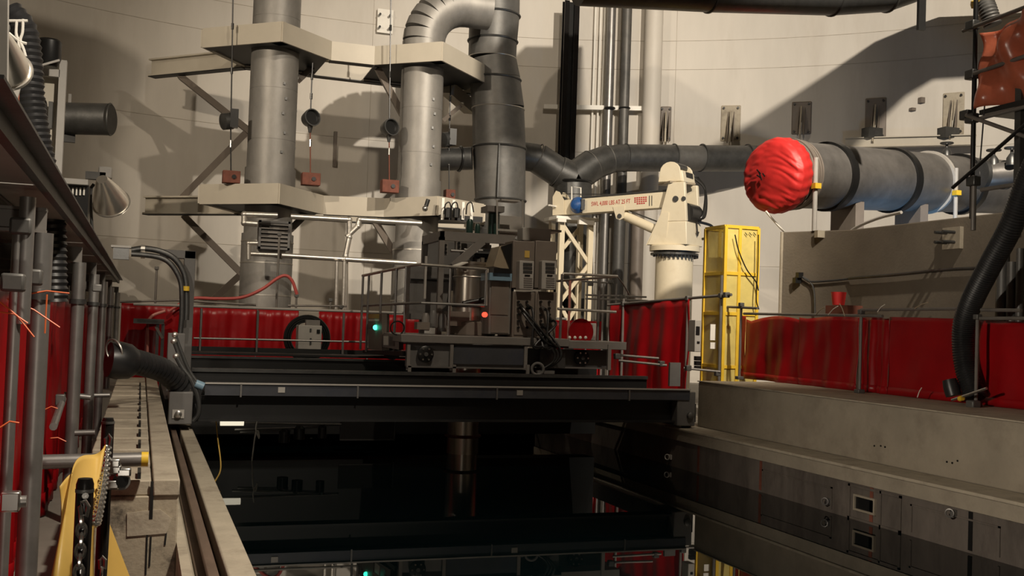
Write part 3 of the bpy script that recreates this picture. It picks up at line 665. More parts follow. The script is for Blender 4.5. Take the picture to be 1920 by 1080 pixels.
# mast through the deck, down into the pool
q = PY(882, 560, 18.3)
zt, zb_ = PY(882, 492, 18.3).z, PY(882, 628, 18.3).z
MB().lathe([(.315, 0), (.315, zt - zb_ - .04), (.33, zt - zb_ - .04), (.33, zt - zb_)], (q.x, 18.3, zb_), n=36).out('mast_drum', 'stainless', TR)
MB().torus((q.x, 18.3, PY(882, 520, 18.3).z), (0, 0, 1), .318, .014, 36, 6).out('drum_band', 'alu_bright', TR)
MB().torus((q.x, 18.3, PY(882, 575, 18.3).z), (0, 0, 1), .318, .02, 36, 6).out('drum_band', 'galv_dark', TR)
MB().lathe([(.42, 0), (.42, .22), (.32, .26)], (q.x + .05, 18.3, zb_), n=32).out('drum_base', 'taupe', TR)
MB().lathe([(.28, 0), (.28, 2.6)], (q.x - .05, 18.3, -.8), n=28).out('mast_tube', 'stainless', TR)
MB().torus((q.x - .05, 18.3, .28), (0, 0, 1), .30, .03, 28, 6).out('mast_band', 'rust', TR)
# hoist frame above the mast
zt = PY(875, 436, 17.9).z
xa, xb, xc = PY(824, 470, 17.9).x, PY(930, 470, 17.9).x, PY(792, 480, 19.2).x
zd = 1.9
MB().box(xa, xb + .35, 17.9, 17.98, zt - .16, zt).out('frame_beam', 'machine_grey', TR)
MB().hexa([(xc, 19.2, zt - .16), (xa, 17.9, zt - .16), (xa + .08, 17.9, zt - .16), (xc + .08, 19.2, zt - .16)], [(xc, 19.2, zt), (xa, 17.9, zt), (xa + .08, 17.9, zt), (xc + .08, 19.2, zt)]).out('frame_beam', 'machine_grey', TR)
MB().box(xc, xb + .3, 19.2, 19.28, zt - .16, zt).out('frame_beam', 'machine_grey', TR)
for x, yy in ((xa, 17.9), (xc, 19.2), (xb + .27, 17.9), (xb + .2, 19.2)): MB().box(x, x + .09, yy, yy + .09, zd, zt - .1).out('frame_post', 'machine_grey', TR)
MB().box(xc + .05, xb + .3, 19.1, 19.15, zt - .75, zt - .1).out('back_panel', 'grey_paint', TR)
MB().beam(PY(850, 500, 17.92), PY(905, 452, 17.92), .14, .06, (0, -1, 0)).out('frame_brace', 'machine_grey', TR)
for x0, y0, x1, y1 in ((830, 455, 840, 478), (855, 451, 865, 470)):
    pn = bx(x0, y0, x1, y1, 18.6, .1).out('push_button_box', 'machine_grey', TR)
    for k in range(3 if x0 < 850 else 2):
        c = PY((x0 + x1) / 2, y0 + 5 + k * 7, 18.59); MB().lathe([(.025, 0), (.025, .03)], c, (0, -1, 0), 10).out('button', 'black', pn)
for x, y, L in ((845, 470, .5), (870, 468, .35), (885, 492, .5), (900, 497, .45)): c = PY(x, y, 18.3); MB().tube(c, c + V((L, 0, 0)), .025, 8).out('hoist_shaft', 'pipe_steel', TR)
MB().lathe([(.13, -.2), (.13, .2)], PY(905, 480, 18.4), (1, 0, 0), 18).out('hoist_drum', 'black', TR)
for k in range(6): c = PY(880 + k * 8, 493 - (k % 2) * 5, 18.1); MB().cbox(c, .06, .08, .09 + .03 * (k % 3)).out('hoist_gear', ('chain', 'black', 'galv')[k % 3], TR)
for x, y0, y1, rr_ in ((880, 411, 440, .065), (925, 397, 440, .11), (895, 420, 440, .05)):
    a, b = PY(x, y1, 18.7), PY(x, y0, 18.7); MB().lathe([(rr_, 0), (rr_, b.z - a.z - .05), (rr_ * .6, b.z - a.z)], a, n=18).out('accumulator_bottle', 'bottle_green', TR)
bx(914, 386, 946, 397, 18.4, .4).out('bottle_cover', 'machine_grey', TR); bx(940, 374, 975, 377, 18.3, .3).out('top_guard', 'pale_grey', TR)
for x in (932, 980): a, b = PY(x, 375, 18.3), PY(x, 440, 18.3); MB().tube(b, a, .018, 8).out('guard_post', 'pale_grey', TR)
bx(980, 428, 1033, 452, 18.2, .3).out('cable_tray', 'pale_grey', TR, bevel=.01)
for x in (932, 1005): bx(x, 430, x + 48, 434, 18.6, .5).out('tray_rung', 'pale_grey', TR)
bx(935, 405, 978, 440, 19.0, .4).out('rear_housing', 'pale_grey', TR)
# machinery boxes left of the mast
bx(768, 500, 846, 600, 18.7, .4).out('winch_box', 'grey_paint', TR, bevel=.01)
bx(848, 500, 862, 545, 18.6, .2).out('winch_box', 'grey_paint', TR)
bx(770, 524, 850, 527, 18.65, .05).out('box_seam', 'black', TR)
bx(796, 480, 800, 560, 17.8, .05).out('sensor_rod', 'pale_grey', TR)
bx(843, 585, 930, 612, 18.0, .4).out('winch_base', 'taupe', TR)
MB().tube(PY(868, 570, 17.7), PY(907, 562, 17.7), .05, 12).out('cylinder_black', 'black', TR)
for x, y in ((798, 600), (812, 595), (830, 602)): c = PY(x, y, 17.7); MB().lathe([(.07, -.18), (.07, .05), (.04, .12)], c, n=14).out('motor', ('machine_grey', 'galv', 'grey_paint')[x % 3], TR)
bx(782, 604, 806, 618, 17.5, .2).out('gear_case', 'taupe', TR)
MB().beam(PY(845, 502, 17.45), PY(872, 492, 17.7), .13, .02).out('white_cloth_pad', 'white', TR)
# cabinets
cb = bx(917, 524, 958, 627, 17.5, .8).out('cabinet', 'machine_grey', TR, bevel=.012)
bx(921, 528, 954, 590, 17.485, .02).out('cabinet_door', 'taupe', cb); bx(921, 594, 954, 624, 17.485, .02).out('cabinet_door', 'taupe', cb)
q = PY(908, 590, 17.35); MB().lathe([(.045, 0), (.045, .05), (.02, .08)], q, (0, -1, 0), 14).out('red_beacon', 'red_lamp', TR)
q0 = PY(918, 520, 17.6)
MB().prism([PY(925, 500, 17.55), PY(958, 508, 17.55), PY(985, 452, 17.55), PY(937, 462, 17.55)], (0, .5, 0)).out('tilted_console', 'tan_panel', TR, bevel=.01)
bx(918, 512, 960, 526, 17.4, .5).out('console_tray', 'blue_lt', TR); bx(926, 503, 958, 512, 17.35, .3).out('console_keys', 'black', TR)
for x0, x1 in ((961, 1003), (1003, 1044)):
    up_ = bx(x0, 452, x1 - 1, 541, 17.45, .8).out('cabinet', 'taupe', TR, bevel=.012)
    lo_ = bx(x0, 547, x1 - 1, 634, 17.45, .8).out('cabinet', 'taupe', TR, bevel=.012)
    bx(x0 + 4, 552, x1 - 5, 628, 17.43, .02).out('cabinet_door', 'taupe', lo_)
    xo = x0 + 13
    ac = bx(xo, 489, xo + 27, 543, 17.28, .17).out('air_conditioner', 'pale_grey', TR, bevel=.012)
    for k in range(3): bx(xo + 7, 493 + k * 7, xo + 24, 498 + k * 7, 17.268, .02).out('grille_slot', 'galv_dark', ac)
    bx(xo + 10, 515, xo + 20, 518, 17.268, .02).out('display', 'black', ac)
    for k in range(5): bx(xo + 8, 521 + k * 4, xo + 24, 523 + k * 4, 17.272, .01).out('lower_slot', 'machine_grey', ac)
    for k in range(5):
        for j in range(2):
            c = PY(x0 + 10 + j * 16, 566 + k * 12, 17.43); MB().lathe([(.022, 0), (.022, .05)], c, (0, -1, 0), 8).out('socket', 'black', lo_)
bx(984, 470, 993, 483, 17.44, .02).out('yellow_label', 'yellow_vinyl', TR)
MB().prism([PY(940, 462, 17.52), PY(982, 450, 17.52), PY(960, 505, 17.52), PY(957, 505, 17.52)], (0, .02, 0)).out('console_edge', 'black', TR)
rnd = random.Random(3)
for k in range(9):                                  # black leads drooping from the sockets
    s = PY(975 + (k % 5) * 14, 570 + rnd.random() * 40, 17.4); m_ = PY(1000 + rnd.random() * 40, 630 + rnd.random() * 25, 17.1); e = PY(1020 + rnd.random() * 40, 640 + rnd.random() * 15, 17.15)
    if k > 5: m_, e = PY(1005 + 6 * k, 668, 17.1), PY(1000 + k, 700, 17.15)
    MB().path(catmull([s, s + V((.05, -.15, -.12)), m_, e], 7), .022, 8).out('lead', 'black', TR)
    MB().lathe([(.03, 0), (.03, .09)], s, (.1, -.6, -.4), 8).out('plug', 'chain' if k % 3 == 0 else 'black', TR)
MB().torus(PY(1008, 692, 17.1), (.3, 1, 0), .10, .025, 20, 8).out('cable_eye', 'grey_paint', TR); bx(1008, 695, 1040, 701, 17.1, .1).out('cable_foot', 'grey_paint', TR)
bx(1012, 655, 1060, 690, 17.35, .05).out('splash_cover', 'galv_dark', TR)
# left walkway console
cs = MB().hexa([PY(690, 655, 19.3), PY(716, 657, 18.4), PY(716, 657, 18.4) + V((.2, .3, 0)), PY(690, 655, 19.3) + V((.2, .3, 0))],
               [PY(690, 588, 19.3), PY(716, 588, 18.4), PY(716, 588, 18.4) + V((.2, .3, 0)), PY(690, 588, 19.3) + V((.2, .3, 0))]).out('control_console', 'taupe', TR)
sd_ = (PY(716, 657, 18.4) - PY(690, 655, 19.3)).normalized()
def on_console(x0, x1, y0, y1, name, m, par):
    def f(x, y): t_ = (x - 690) / 26; return PY(x, y, 19.3 - .9 * t_ - .02)
    return MB().hexa([f(x0, y1), f(x1, y1), f(x1, y1) + V((.01, .02, 0)), f(x0, y1) + V((.01, .02, 0))], [f(x0, y0), f(x1, y0), f(x1, y0) + V((.01, .02, 0)), f(x0, y0) + V((.01, .02, 0))]).out(name, m, par)
on_console(691, 711, 589, 597, 'gauge_dial', 'yellow_vinyl', cs); on_console(691, 711, 598, 602, 'gauge_rim', 'white', cs)
on_console(691, 697, 611, 617, 'dark_display', 'black', cs)
MB().sphere(PY(704, 614, 18.75), .045, 12, 8).out('green_lamp', 'green_lamp', cs)
bb = MB().hexa([PY(717, 650, 18.4), PY(748, 656, 17.5), PY(748, 656, 17.5) + V((.1, .1, 0)), PY(717, 650, 18.4) + V((.1, .1, 0))],
               [PY(717, 627, 18.4), PY(748, 630, 17.5), PY(748, 630, 17.5) + V((.1, .1, 0)), PY(717, 627, 18.4) + V((.1, .1, 0))]).out('notice_box', 'machine_grey', TR)
def on_nb(x0, x1, y0, y1, name, m):
    def f(x, y): t_ = (x - 717) / 31; return PY(x, y, 18.4 - .9 * t_ - .02)
    return MB().hexa([f(x0, y1), f(x1, y1), f(x1, y1) + V((.01, .02, 0)), f(x0, y1) + V((.01, .02, 0))], [f(x0, y0), f(x1, y0), f(x1, y0) + V((.01, .02, 0)), f(x0, y0) + V((.01, .02, 0))]).out(name, m, bb)
on_nb(719, 728, 630, 647, 'notice', 'white'); on_nb(730, 740, 631, 649, 'vent_grille', 'galv_dark')
for k in range(3): on_nb(720.5, 726.5, 633 + k * 5, 634.5 + k * 5, 'printed_line', 'galv_dark')
MB().hexa([PY(680, 662, 19.9), PY(755, 668, 17.3), PY(755, 668, 17.3) + V((.6, .6, 0)), PY(680, 662, 19.9) + V((.6, .6, 0))],
          [PY(680, 656, 19.9), PY(755, 660, 17.3), PY(755, 660, 17.3) + V((.6, .6, 0)), PY(680, 656, 19.9) + V((.6, .6, 0))]).out('side_walkway', 'girder', TR)
MB().torus(PY(745, 615, 17.5), (.1, 1, .2), .115, .012, 28, 6).out('hand_loop', 'black', TR)
# trolley handrails
R_ = 'pipe_steel'
rail_part(TR, 'top_rail', [(680, 517, 19.9), (717, 509, 19.0), (775, 497, 17.6), (790, 496, 17.3), (912, 505, 17.3), (912, 573, 17.3)], 0, .026, 'alu_bright')
rail_part(TR, 'mid_rail', [(680, 573, 19.9), (717, 571, 19.0), (762, 569, 17.6), (790, 568, 17.3), (908, 573, 17.3)], 0, .024, 'pipe_steel')
for x, yt, yb2, Y in ((681, 517, 655, 19.85), (692, 515, 660, 19.6), (716, 509, 655, 19.0), (744, 503, 660, 18.3), (762, 500, 640, 17.7), (845, 500, 632, 17.32), (912, 505, 573, 17.3)):
    a, b = PY(x, yt, Y), PY(x - 2, yb2, Y); MB().tube((a.x, Y, b.z), a, .023, 10).out('rail_post', 'pipe_steel', TR)
rail_part(TR, 'top_rail', [(1045, 527, 18.9), (1120, 521, 18.0), (1157, 518, 17.3), (1056, 513, 17.3), (1054, 520, 17.3)], 0, .024, 'alu_bright')
rail_part(TR, 'mid_rail', [(1046, 579, 17.3), (1100, 582, 17.3), (1155, 585, 17.3)], 0, .026, 'alu_bright')
rail_part(TR, 'chain_rail', [(1157, 518, 17.3), (1168, 532, 17.6), (1180, 553, 18.0)], 0, .012, 'tube_dull')
for x, yt, yb2, Y, m_ in ((1054, 514, 640, 17.3, 'pipe_steel'), (1069, 526, 650, 18.5, 'pink_tube'), (1124, 522, 640, 17.5, 'pipe_steel')):
    a, b = PY(x, yt, Y), PY(x, yb2, Y); MB().tube((a.x, Y, b.z), a, .025, 10).out('rail_post', m_, TR)
MB().lathe([(.24, 0), (.24, .05)], PY(1088, 622, 18.0), (0, -1, 0), 28).out('red_reel', 'red_vinyl', TR)
bx(1101, 606, 1118, 638, 18.2, .3).out('small_cabinet', 'pale_grey', TR, bevel=.01)
for k in range(4): c = PY(1068 + k * 10, 633, 17.5); MB().sphere(c, .03, 8, 6).out('valve_knob', 'white', TR)
# cabinet with cable coil behind the bridge rail
t = thing('coil_cabinet', 'pale grey box with a black cable coil around its back behind the bridge rail', 'cabinet', PY(580, 662, 20.8))
bx(559, 610, 603, 660, 20.85, .35).out('body', 'pale_grey', t, bevel=.015)
for r in (.33, .37, .41, .44): MB().torus(PY(576, 634, 21.2) + V((0, .04 * r, 0)), (0, 1, 0), r, .022, 40, 6).out('coil', 'black', t)
bx(594, 618, 600, 625, 20.83, .03).out('display', 'black', t); bx(581, 616, 584, 622, 20.83, .03).out('handle', 'galv_dark', t); bx(581, 634, 584, 646, 20.83, .03).out('handle', 'galv_dark', t)
bx(574, 600, 600, 610, 21.0, .15).out('top_bar', 'machine_grey', t)
# ================================================================== CRANE, CAGE, FENCES
YK = 24.0
kc = PY(1264, 500, YK); kc = V((kc.x, YK, ZL))
CR = thing('pedestal_crane', 'cream pedestal crane with its boom stowed on a truss rest', 'crane', kc)
zf = PY(1265, 466, YK).z
MB().lathe([(.47, 0), (.47, zf - ZL - .18)], kc, n=36).out('pedestal', 'cream', CR)
a_ = PY(1293, 490, YK - .42); b_ = PY(1290, 560, YK - .42); MB().box(a_.x - .03, a_.x + .03, YK - .40, YK - .1, b_.z, a_.z).out('cable_slot', 'black', CR); MB().box(a_.x + .03, a_.x + .07, YK - .38, YK - .1, b_.z, a_.z).out('slot_edge', 'white', CR)
MB().lathe([(.60, 0), (.60, .05), (.52, .06), (.52, .10)], kc + V((0, 0, zf - ZL - .18)), n=36).out('lower_flange', 'galv_dark', CR)
for k in range(18):
    a = math.pi + k * math.pi / 17; MB().tube(kc + V((.57 * math.cos(a), .57 * math.sin(a), zf - ZL - .24)), kc + V((.57 * math.cos(a), .57 * math.sin(a), zf - ZL - .13)), .03, 6).out('flange_bolt', 'black', CR)
MB().lathe([(.63, 0), (.63, .12), (.60, .14)], kc + V((0, 0, zf - ZL - .08)), n=36).out('upper_flange', 'cream', CR)
u = V((-2.03, 2.8, 0)).normalized(); s = V((-u.y, u.x, 0))
if s.y > 0: s = -s                                   # side facing the pool
zt0 = PY(1280, 347, YK).z; zm = PY(1290, 420, YK).z
def K(a, b, z): return V((kc.x, kc.y, 0)) + u * a + s * b + V((0, 0, z))
zf2 = zf + .06
MB().hexa([K(-.55, .46, zf2), K(.55, .46, zf2), K(.55, -.46, zf2), K(-.55, -.46, zf2)], [K(-.50, .42, zm), K(.28, .42, zm), K(.28, -.42, zm), K(-.50, -.42, zm)]).out('turret_base', 'cream', CR, bevel=.02)
for b0, b1 in ((.42, .30), (-.30, -.42)):
    ch = MB().hexa([K(-.50, b0, zm), K(.28, b0, zm), K(.28, b1, zm), K(-.50, b1, zm)], [K(-.42, b0, zt0), K(.02, b0, zt0), K(.02, b1, zt0), K(-.42, b1, zt0)]).out('turret_cheek', 'cream', CR, bevel=.02)
    if b0 > 0:
        for dx, r in ((-.02, .075), (-.24, .055)): MB().lathe([(r, 0), (r, .03)], K(-.18 + dx, .42, zt0 - .42), s, 14).out('pivot_cap', 'galv_dark', ch)
MB().hexa([K(.02, .45, zf2), K(.58, .44, zf2), K(.58, .40, zf2), K(.02, .42, zf2)], [K(-.02, .44, zt0 - .75), K(.18, .44, zt0 - .75), K(.18, .41, zt0 - .75), K(-.02, .42, zt0 - .75)]).out('side_rib', 'cream', CR)
MB().lathe([(.26, -.3), (.26, .3)], K(-.36, 0, zm + .22), s, 20).out('slew_motor', 'black', CR)
ar = MB(); za = PY(1290, 445, YK).z; ze = PY(1290, 418, YK).z; back = -.535
ar.hexa([K(-.53, -.12, ze), K(-.53, -.07, ze), K(-.545, -.07, ze), K(-.545, -.12, ze)], [K(-.565, -.12, za + .1), K(-.565, -.07, za + .1), K(-.575, -.07, za + .1), K(-.575, -.12, za + .1)])
ar.add([K(-.565, -.18, za + .12), K(-.565, -.01, za + .12), K(-.57, -.095, za), K(-.58, -.18, za + .12), K(-.58, -.01, za + .12), K(-.585, -.095, za)], [(0, 1, 2), (3, 5, 4), (0, 3, 4, 1), (1, 4, 5, 2), (2, 5, 3, 0)])
ar.out('arrow_mark', 'black', CR)
# winch house
zw0, zw1 = PY(1280, 346, YK).z, PY(1280, 308, YK).z
wh = MB().hexa([K(-.36, .33, zw0), K(.34, .33, zw0), K(.34, -.36, zw0), K(-.36, -.36, zw0)], [K(-.30, .33, zw0 + .30), K(.30, .33, zw0 + .30), K(.30, -.36, zw0 + .30), K(-.30, -.36, zw0 + .30)]).out('winch_house', 'cream', CR, bevel=.03)
for b in (.35, -.36):
    poly = [K(-.30, b, zw0 + .02), K(.34, b, zw0 + .02)] + [K(.02 + .28 * math.cos(t_), b, zw0 + .28 + .24 * math.sin(t_)) for t_ in [math.pi * i / 8 for i in range(9)]]
    MB().prism(poly, s * -.04).out('winch_cheek', 'cream', wh, bevel=.01)
MB().lathe([(.10, -.30), (.10, .30)], K(-.05, 0, zw0 + .42), s, 16).out('winch_drum', 'galv_dark', wh)
MB().hexa([K(-.345, -.24, zw0 + .14), K(-.345, .14, zw0 + .14), K(-.30, .14, zw0 + .14), K(-.30, -.24, zw0 + .14)], [K(-.325, -.24, zw0 + .27), K(-.325, .14, zw0 + .27), K(-.28, .14, zw0 + .27), K(-.28, -.24, zw0 + .27)]).out('slot', 'black', wh)
MB().box(kc.x - .36, kc.x + .36, kc.y - .33, kc.y + .3, zw0 - .03, zw0 + .02).out('winch_sill', 'tan_panel', CR)
MB().lathe([(.08, 0), (.08, .22), (.05, .24), (.05, .36)], K(-.1, -.40, zw0 + .28), -s, 14).out('hydraulic_motor', 'galv', CR)
for k in range(4):
    MB().path(catmull([K(-.15 - .03 * k, -.6 - .04 * k, zw0 + .25), K(-.5, -.62, zw0 - .1), K(-.62, -.4 + .05 * k, zm + .2), K(-.45, -.15, zm + .12)], 8), .028, 8).out('hydraulic_hose', 'black', CR)
MB().path(catmull([K(-.5, -.2, zm + .05), K(-.75, -.55, zm - .05), K(-.72, -.6, zm - .3), K(-.56, -.4, zm - .38)], 8), .035, 8).out('hydraulic_hose', 'black', CR)
# boom
B0 = K(.0, 0, PY(1262, 374, YK).z); BT = PY(1050, 391, 26.8); BT = V((BT.x, BT.y, BT.z)); bd = (BT - B0).normalized()
bs = V((bd.y, -bd.x, 0)).normalized(); bs = bs if bs.y < 0 else -bs; bu = bs.cross(bd); bu = bu if bu.z > 0 else -bu
def Bm(t_, a, b): return B0 + (BT - B0) * t_ + bs * a + bu * b
hb = .20; wb = .15
MB().hexa([Bm(-.02, wb, -hb), Bm(.97, wb, -hb + .0), Bm(.97, -wb, -hb), Bm(-.02, -wb, -hb)], [Bm(-.02, wb, hb), Bm(.97, wb, hb), Bm(.97, -wb, hb), Bm(-.02, -wb, hb)]).out('boom', 'cream', CR, bevel=.015)
MB().path([Bm(.05, wb, hb + .03), Bm(.8, wb, hb + .02)], .022, 8).out('boom_hose', 'galv_dark', CR)
MB().path([Bm(.05, wb - .08, hb + .06), Bm(.5, wb - .08, hb + .05), Bm(1.0, 0, hb + .2)], .012, 6).out('hoist_rope', 'galv_dark', CR)
tip = MB()
for a in (wb + .03, -wb - .03): tip.prism([Bm(.93, a, -hb), Bm(.93, a, hb), Bm(.97, a, hb + .22), Bm(1.0, a, hb + .26), Bm(1.03, a, hb + .1), Bm(1.03, a, -hb)], bs * .03)
tip.out('tip_cheek', 'cream', CR)
MB().lathe([(.19, -.05), (.16, -.02), (.16, .02), (.19, .05)], Bm(.99, 0, .14), bs, 20).out('sheave', 'galv_dark', CR)
MB().tube(Bm(1.0, wb + .4, .03), Bm(1.0, -wb, .03), .025, 8).out('sheave_pin', 'white', CR)
h0, h1 = PY(1072, 386, 26.4), PY(1072, 350, 26.4); h2, h3 = PY(1089, 352, 26.3), PY(1089, 386, 26.3)
MB().path([h0, h1, h2, h3], .02, 8).out('guard_hoop', 'white', CR)
q = Bm(.80, wb + .0, .02); MB().lathe([(.06, 0), (.20, .02), (.22, .10), (.12, .22), (.01, .25)], q, bs, 24).out('blue_cap', 'blue', CR)
MB().cbox(Bm(.76, wb + .1, .02), .1, .22, .28).out('cap_bracket', 'galv_dark', CR)
for px in (1152,):
    q0 = Bm(.44, 0, -hb); MB().prism([Bm(.40, wb + .02, -hb + .12), Bm(.50, wb + .02, -hb + .12), Bm(.47, wb + .02, -hb - .2), Bm(.44, wb + .02, -hb - .24), Bm(.41, wb + .02, -hb - .2)], bs * -.04).out('cylinder_lug', 'cream', CR)
    MB().lathe([(.06, 0), (.06, .03)], Bm(.44, wb + .02, -hb - .14), bs, 12).out('lug_pin', 'galv_dark', CR)
MB().tube(Bm(.42, 0, -hb - .12), K(.45, 0, zm - .2), .125, 20).out('luffing_cylinder', 'cream', CR)
MB().path([Bm(.38, .05, -hb - .0), K(.5, .05, zm + .05)], .02, 6).out('cylinder_line', 'galv_dark', CR)
text('SWL 4,000 LBS AT 25 FT', .16, 'red_print', CR, Bm(.69, wb + .004, -.02), -bd, bu, .002, width=(BT - B0).length * .335)
lx, ly = Bm(.285, wb + .004, -.09), -bd
for r_ in range(4):
    z_ = .10 - r_ * .05
    for c_ in range(6 if r_ < 3 else 4):
        t_ = .320 - c_ * .018 - (0 if r_ < 3 else .02)
        a_ = Bm(t_, wb + .003, z_); b_ = Bm(t_ - .0135, wb + .003, z_); MB().beam(a_, b_, .032, .004, bs).out('logo_stroke', 'red_print', CR)
for t_, z0_, z1_ in ((.195, -.13, .13), (.175, -.13, .13)): MB().beam(Bm(t_, wb + .003, z0_), Bm(t_, wb + .003, z1_), .02, .006, bs).out('boom_mark', 'galv_dark', CR)
# boom rest
YR = 26.5
BRR = thing('boom_rest', 'white steel truss stand holding up the crane boom tip', 'stand', V((PY(1078, 560, YR).x, YR, ZL)))
xl, xr = PY(1053, 480, YR).x, PY(1107, 480, YR).x; zt_ = PY(1080, 413, YR).z
for x in (xl, xr):
    for yy in (YR, YR + .7): MB().box(x - .07, x + .07, yy, yy + .14, ZL, zt_).out('leg', 'cream', BRR)
MB().box(xl - .2, xr + .2, YR - .05, YR + .9, zt_, zt_ + .09).out('top_plate', 'white', BRR, bevel=.01)
bx(1086, 413, 1115, 421, YR - .15, .1).out('top_stop', 'white', BRR); bx(1046, 409, 1062, 416, YR - .15, .1).out('top_stop', 'white', BRR)
zz = [zt_ - .1, zt_ - 1.15, zt_ - 2.25, ZL + .9]
for i in range(3):
    a, b = (xl, xr) if i % 2 == 0 else (xr, xl)
    MB().beam((a, YR + .07, zz[i]), (b, YR + .07, zz[i + 1]), .1, .06, (0, -1, 0)).out('diagonal', 'cream', BRR)
    MB().beam((b, YR + .77, zz[i]), (a, YR + .77, zz[i + 1]), .1, .06, (0, -1, 0)).out('diagonal', 'cream', BRR)
MB().box(xl, xr, YR + .03, YR + .11, ZL + .85, ZL + .95).out('cross_bar', 'cream', BRR)
# yellow cage
cx0, cx1 = PY(1359, 500, 17.6).x, PY(1420, 500, 17.6).x; cy0 = 17.6; cy1 = PX(1322, 500, cx0).y; cz = PY(1360, 424, 17.6).z
CG = thing('ladder_cage', 'tall yellow grating cage standing beyond the right end of the bridge', 'cage', ((cx0 + cx1) / 2, (cy0 + cy1) / 2, ZL))
zs_ = [ZL + .02, ZL + 1.0, ZL + 2.0, PY(1360, 512, 17.6).z, cz]
for x in (cx0, (cx0 + cx1) / 2 - .05, cx1):
    for yy in (cy0, cy1): MB().box(x - .03, x + .03, yy - .03, yy + .03, ZL, cz).out('post', 'yellow', CG)
for z in zs_:
    for yy in (cy0, cy1): MB().box(cx0, cx1, yy - .025, yy + .025, z - .03, z + .03).out('rail', 'yellow', CG)
    for x in (cx0, cx1): MB().box(x - .025, x + .025, cy0, cy1, z - .03, z + .03).out('rail', 'yellow', CG)
for z0, z1 in zip(zs_, zs_[1:]):
    for a, b in ((cx0, (cx0 + cx1) / 2 - .05), ((cx0 + cx1) / 2 - .05, cx1)):
        for yy in (cy0, cy1): MB().box(a + .03, b - .03, yy - .006, yy + .006, z0 + .03, z1 - .03).out('panel', 'yellow_mesh', CG)
    for x in (cx0, cx1): MB().box(x - .006, x + .006, cy0 + .03, cy1 - .03, z0 + .03, z1 - .03).out('panel', 'yellow_mesh', CG)
for x, y, h in ((1336, 623, 30), (1336, 648, 12)): bx(x - 4, y - h / 2, x + 6, y + h / 2, 17.55, .02).out('notice', 'white', CG)
for k in range(3): q = PY(1397 + k * 8, 436, 17.56); MB().beam(q, q + V((.05, 0, -.05)), .012, .01).out('tag_mark', 'black', CG)
q = [PY(x, y, 17.5) for x, y in ((1378, 440), (1385, 470), (1400, 505), (1417, 528), (1422, 545))]; o = MB().path(catmull(q, 6), .012, 6).out('loose_cable', 'black'); tag(o, 'thin black cable drooping across the yellow cage', 'cable')
q = [PY(x, y, 17.45) for x, y in ((1422, 440), (1421, 500), (1418, 560), (1423, 580))]; o = MB().path(catmull(q, 6), .012, 6).out('loose_cable', 'black'); tag(o, 'thin black cable hanging straight down the right edge of the yellow cage', 'cable')
t = thing('instrument_box', 'narrow pale instrument box between red sheet and yellow cage', 'instrument', PY(1310, 660, 17.4))
bx(1303, 600, 1315, 660, 17.4, .25).out('case', 'pale_grey', t, bevel=.01); bx(1305, 612, 1312, 628, 17.39, .02).out('screen', 'black', t); bx(1307, 640, 1312, 644, 17.39, .02).out('key', 'black', t)
for k in range(3): c = PY(1308, 672 + k * 9, 17.4); MB().cbox(c, .1, .1, .08).out('lead_bundle', 'black', t)
# ------------------------------------------------------------------ vinyl sheets
def sheet(label, A, B, zb, m='red_vinyl', folds=5, amp=.05, seed=0, scallop=.0, ztop=None, name='vinyl_sheet', cat='sheet', nu=60, nv=16, group=None, hem=True):
    A, B = V(A), V(B); d = B - A; n = V((-d.y, d.x, 0)).normalized(); L = d.length; r_ = random.Random(seed); ph = [r_.random() * 6.28 for _ in range(6)]
    def fn(a, b):
        p = A + d * a; z1 = p.z - scallop * (1 - abs(math.cos(math.pi * a * folds * .5 + ph[5]))) * (1 - b)
        z = z1 + (zb - z1) * b
        off = amp * (.55 * math.sin(6.28 * folds * a + ph[0]) + .3 * math.sin(6.28 * folds * 2.3 * a + ph[1] + 2 * b) + .35 * math.sin(6.28 * (folds * .4 * a + .8 * b) + ph[2])) * (.45 + .7 * b)
        off += amp * .35 * math.sin(9 * b + 5 * a + ph[3]) * math.sin(3.1 * a * folds + ph[4])
        return V((p.x, p.y, z)) + n * off
    t = thing(name, label, cat, V(((A.x + B.x) / 2, (A.y + B.y) / 2, zb)), group)
    MB().grid(fn, nu, nv).out('sheet', m, t, thick=.004, angle=80)
    if hem: MB().grid(lambda a, b: fn(a, .90 + .1 * b) + n * (-.012 if n.dot(V((A.x, A.y, 0))) > 0 else .012), nu, 2).out('hem_strip', m, t, thick=.004, angle=80)
    return t
def fence(label, Y=None, X=None, rails=(), posts=(), zb=0, m='tube_dull', r=.024, cat='scaffold fence'):
    """scaffold tube fence: rails and posts are separate tubes with couplers at the crossings"""
    def at(x, y, dd=0): return PY(x, y, Y + dd) if Y is not None else PX(x, y, X + dd)
    q = at(*posts[0][:2]); t = thing('tube_fence', label, cat, V((q.x, q.y, zb)))
    for pts in rails:
        P = [at(*p) for p in pts]; MB().path(P, r, 10).out('rail_tube', m, t)
    for x, y, z0 in posts:
        a = at(x, y); MB().tube((a.x, a.y, z0), a, r, 10).out('post_tube', m, t)
        MB().cbox((a.x, a.y, a.z - .03), .085, .085, .07).out('coupler', 'galv', t, bevel=.01)
        MB().cbox((a.x, a.y, z0 + .03), .12, .12, .06).out('base_coupler', 'galv', t, bevel=.01)
    return t
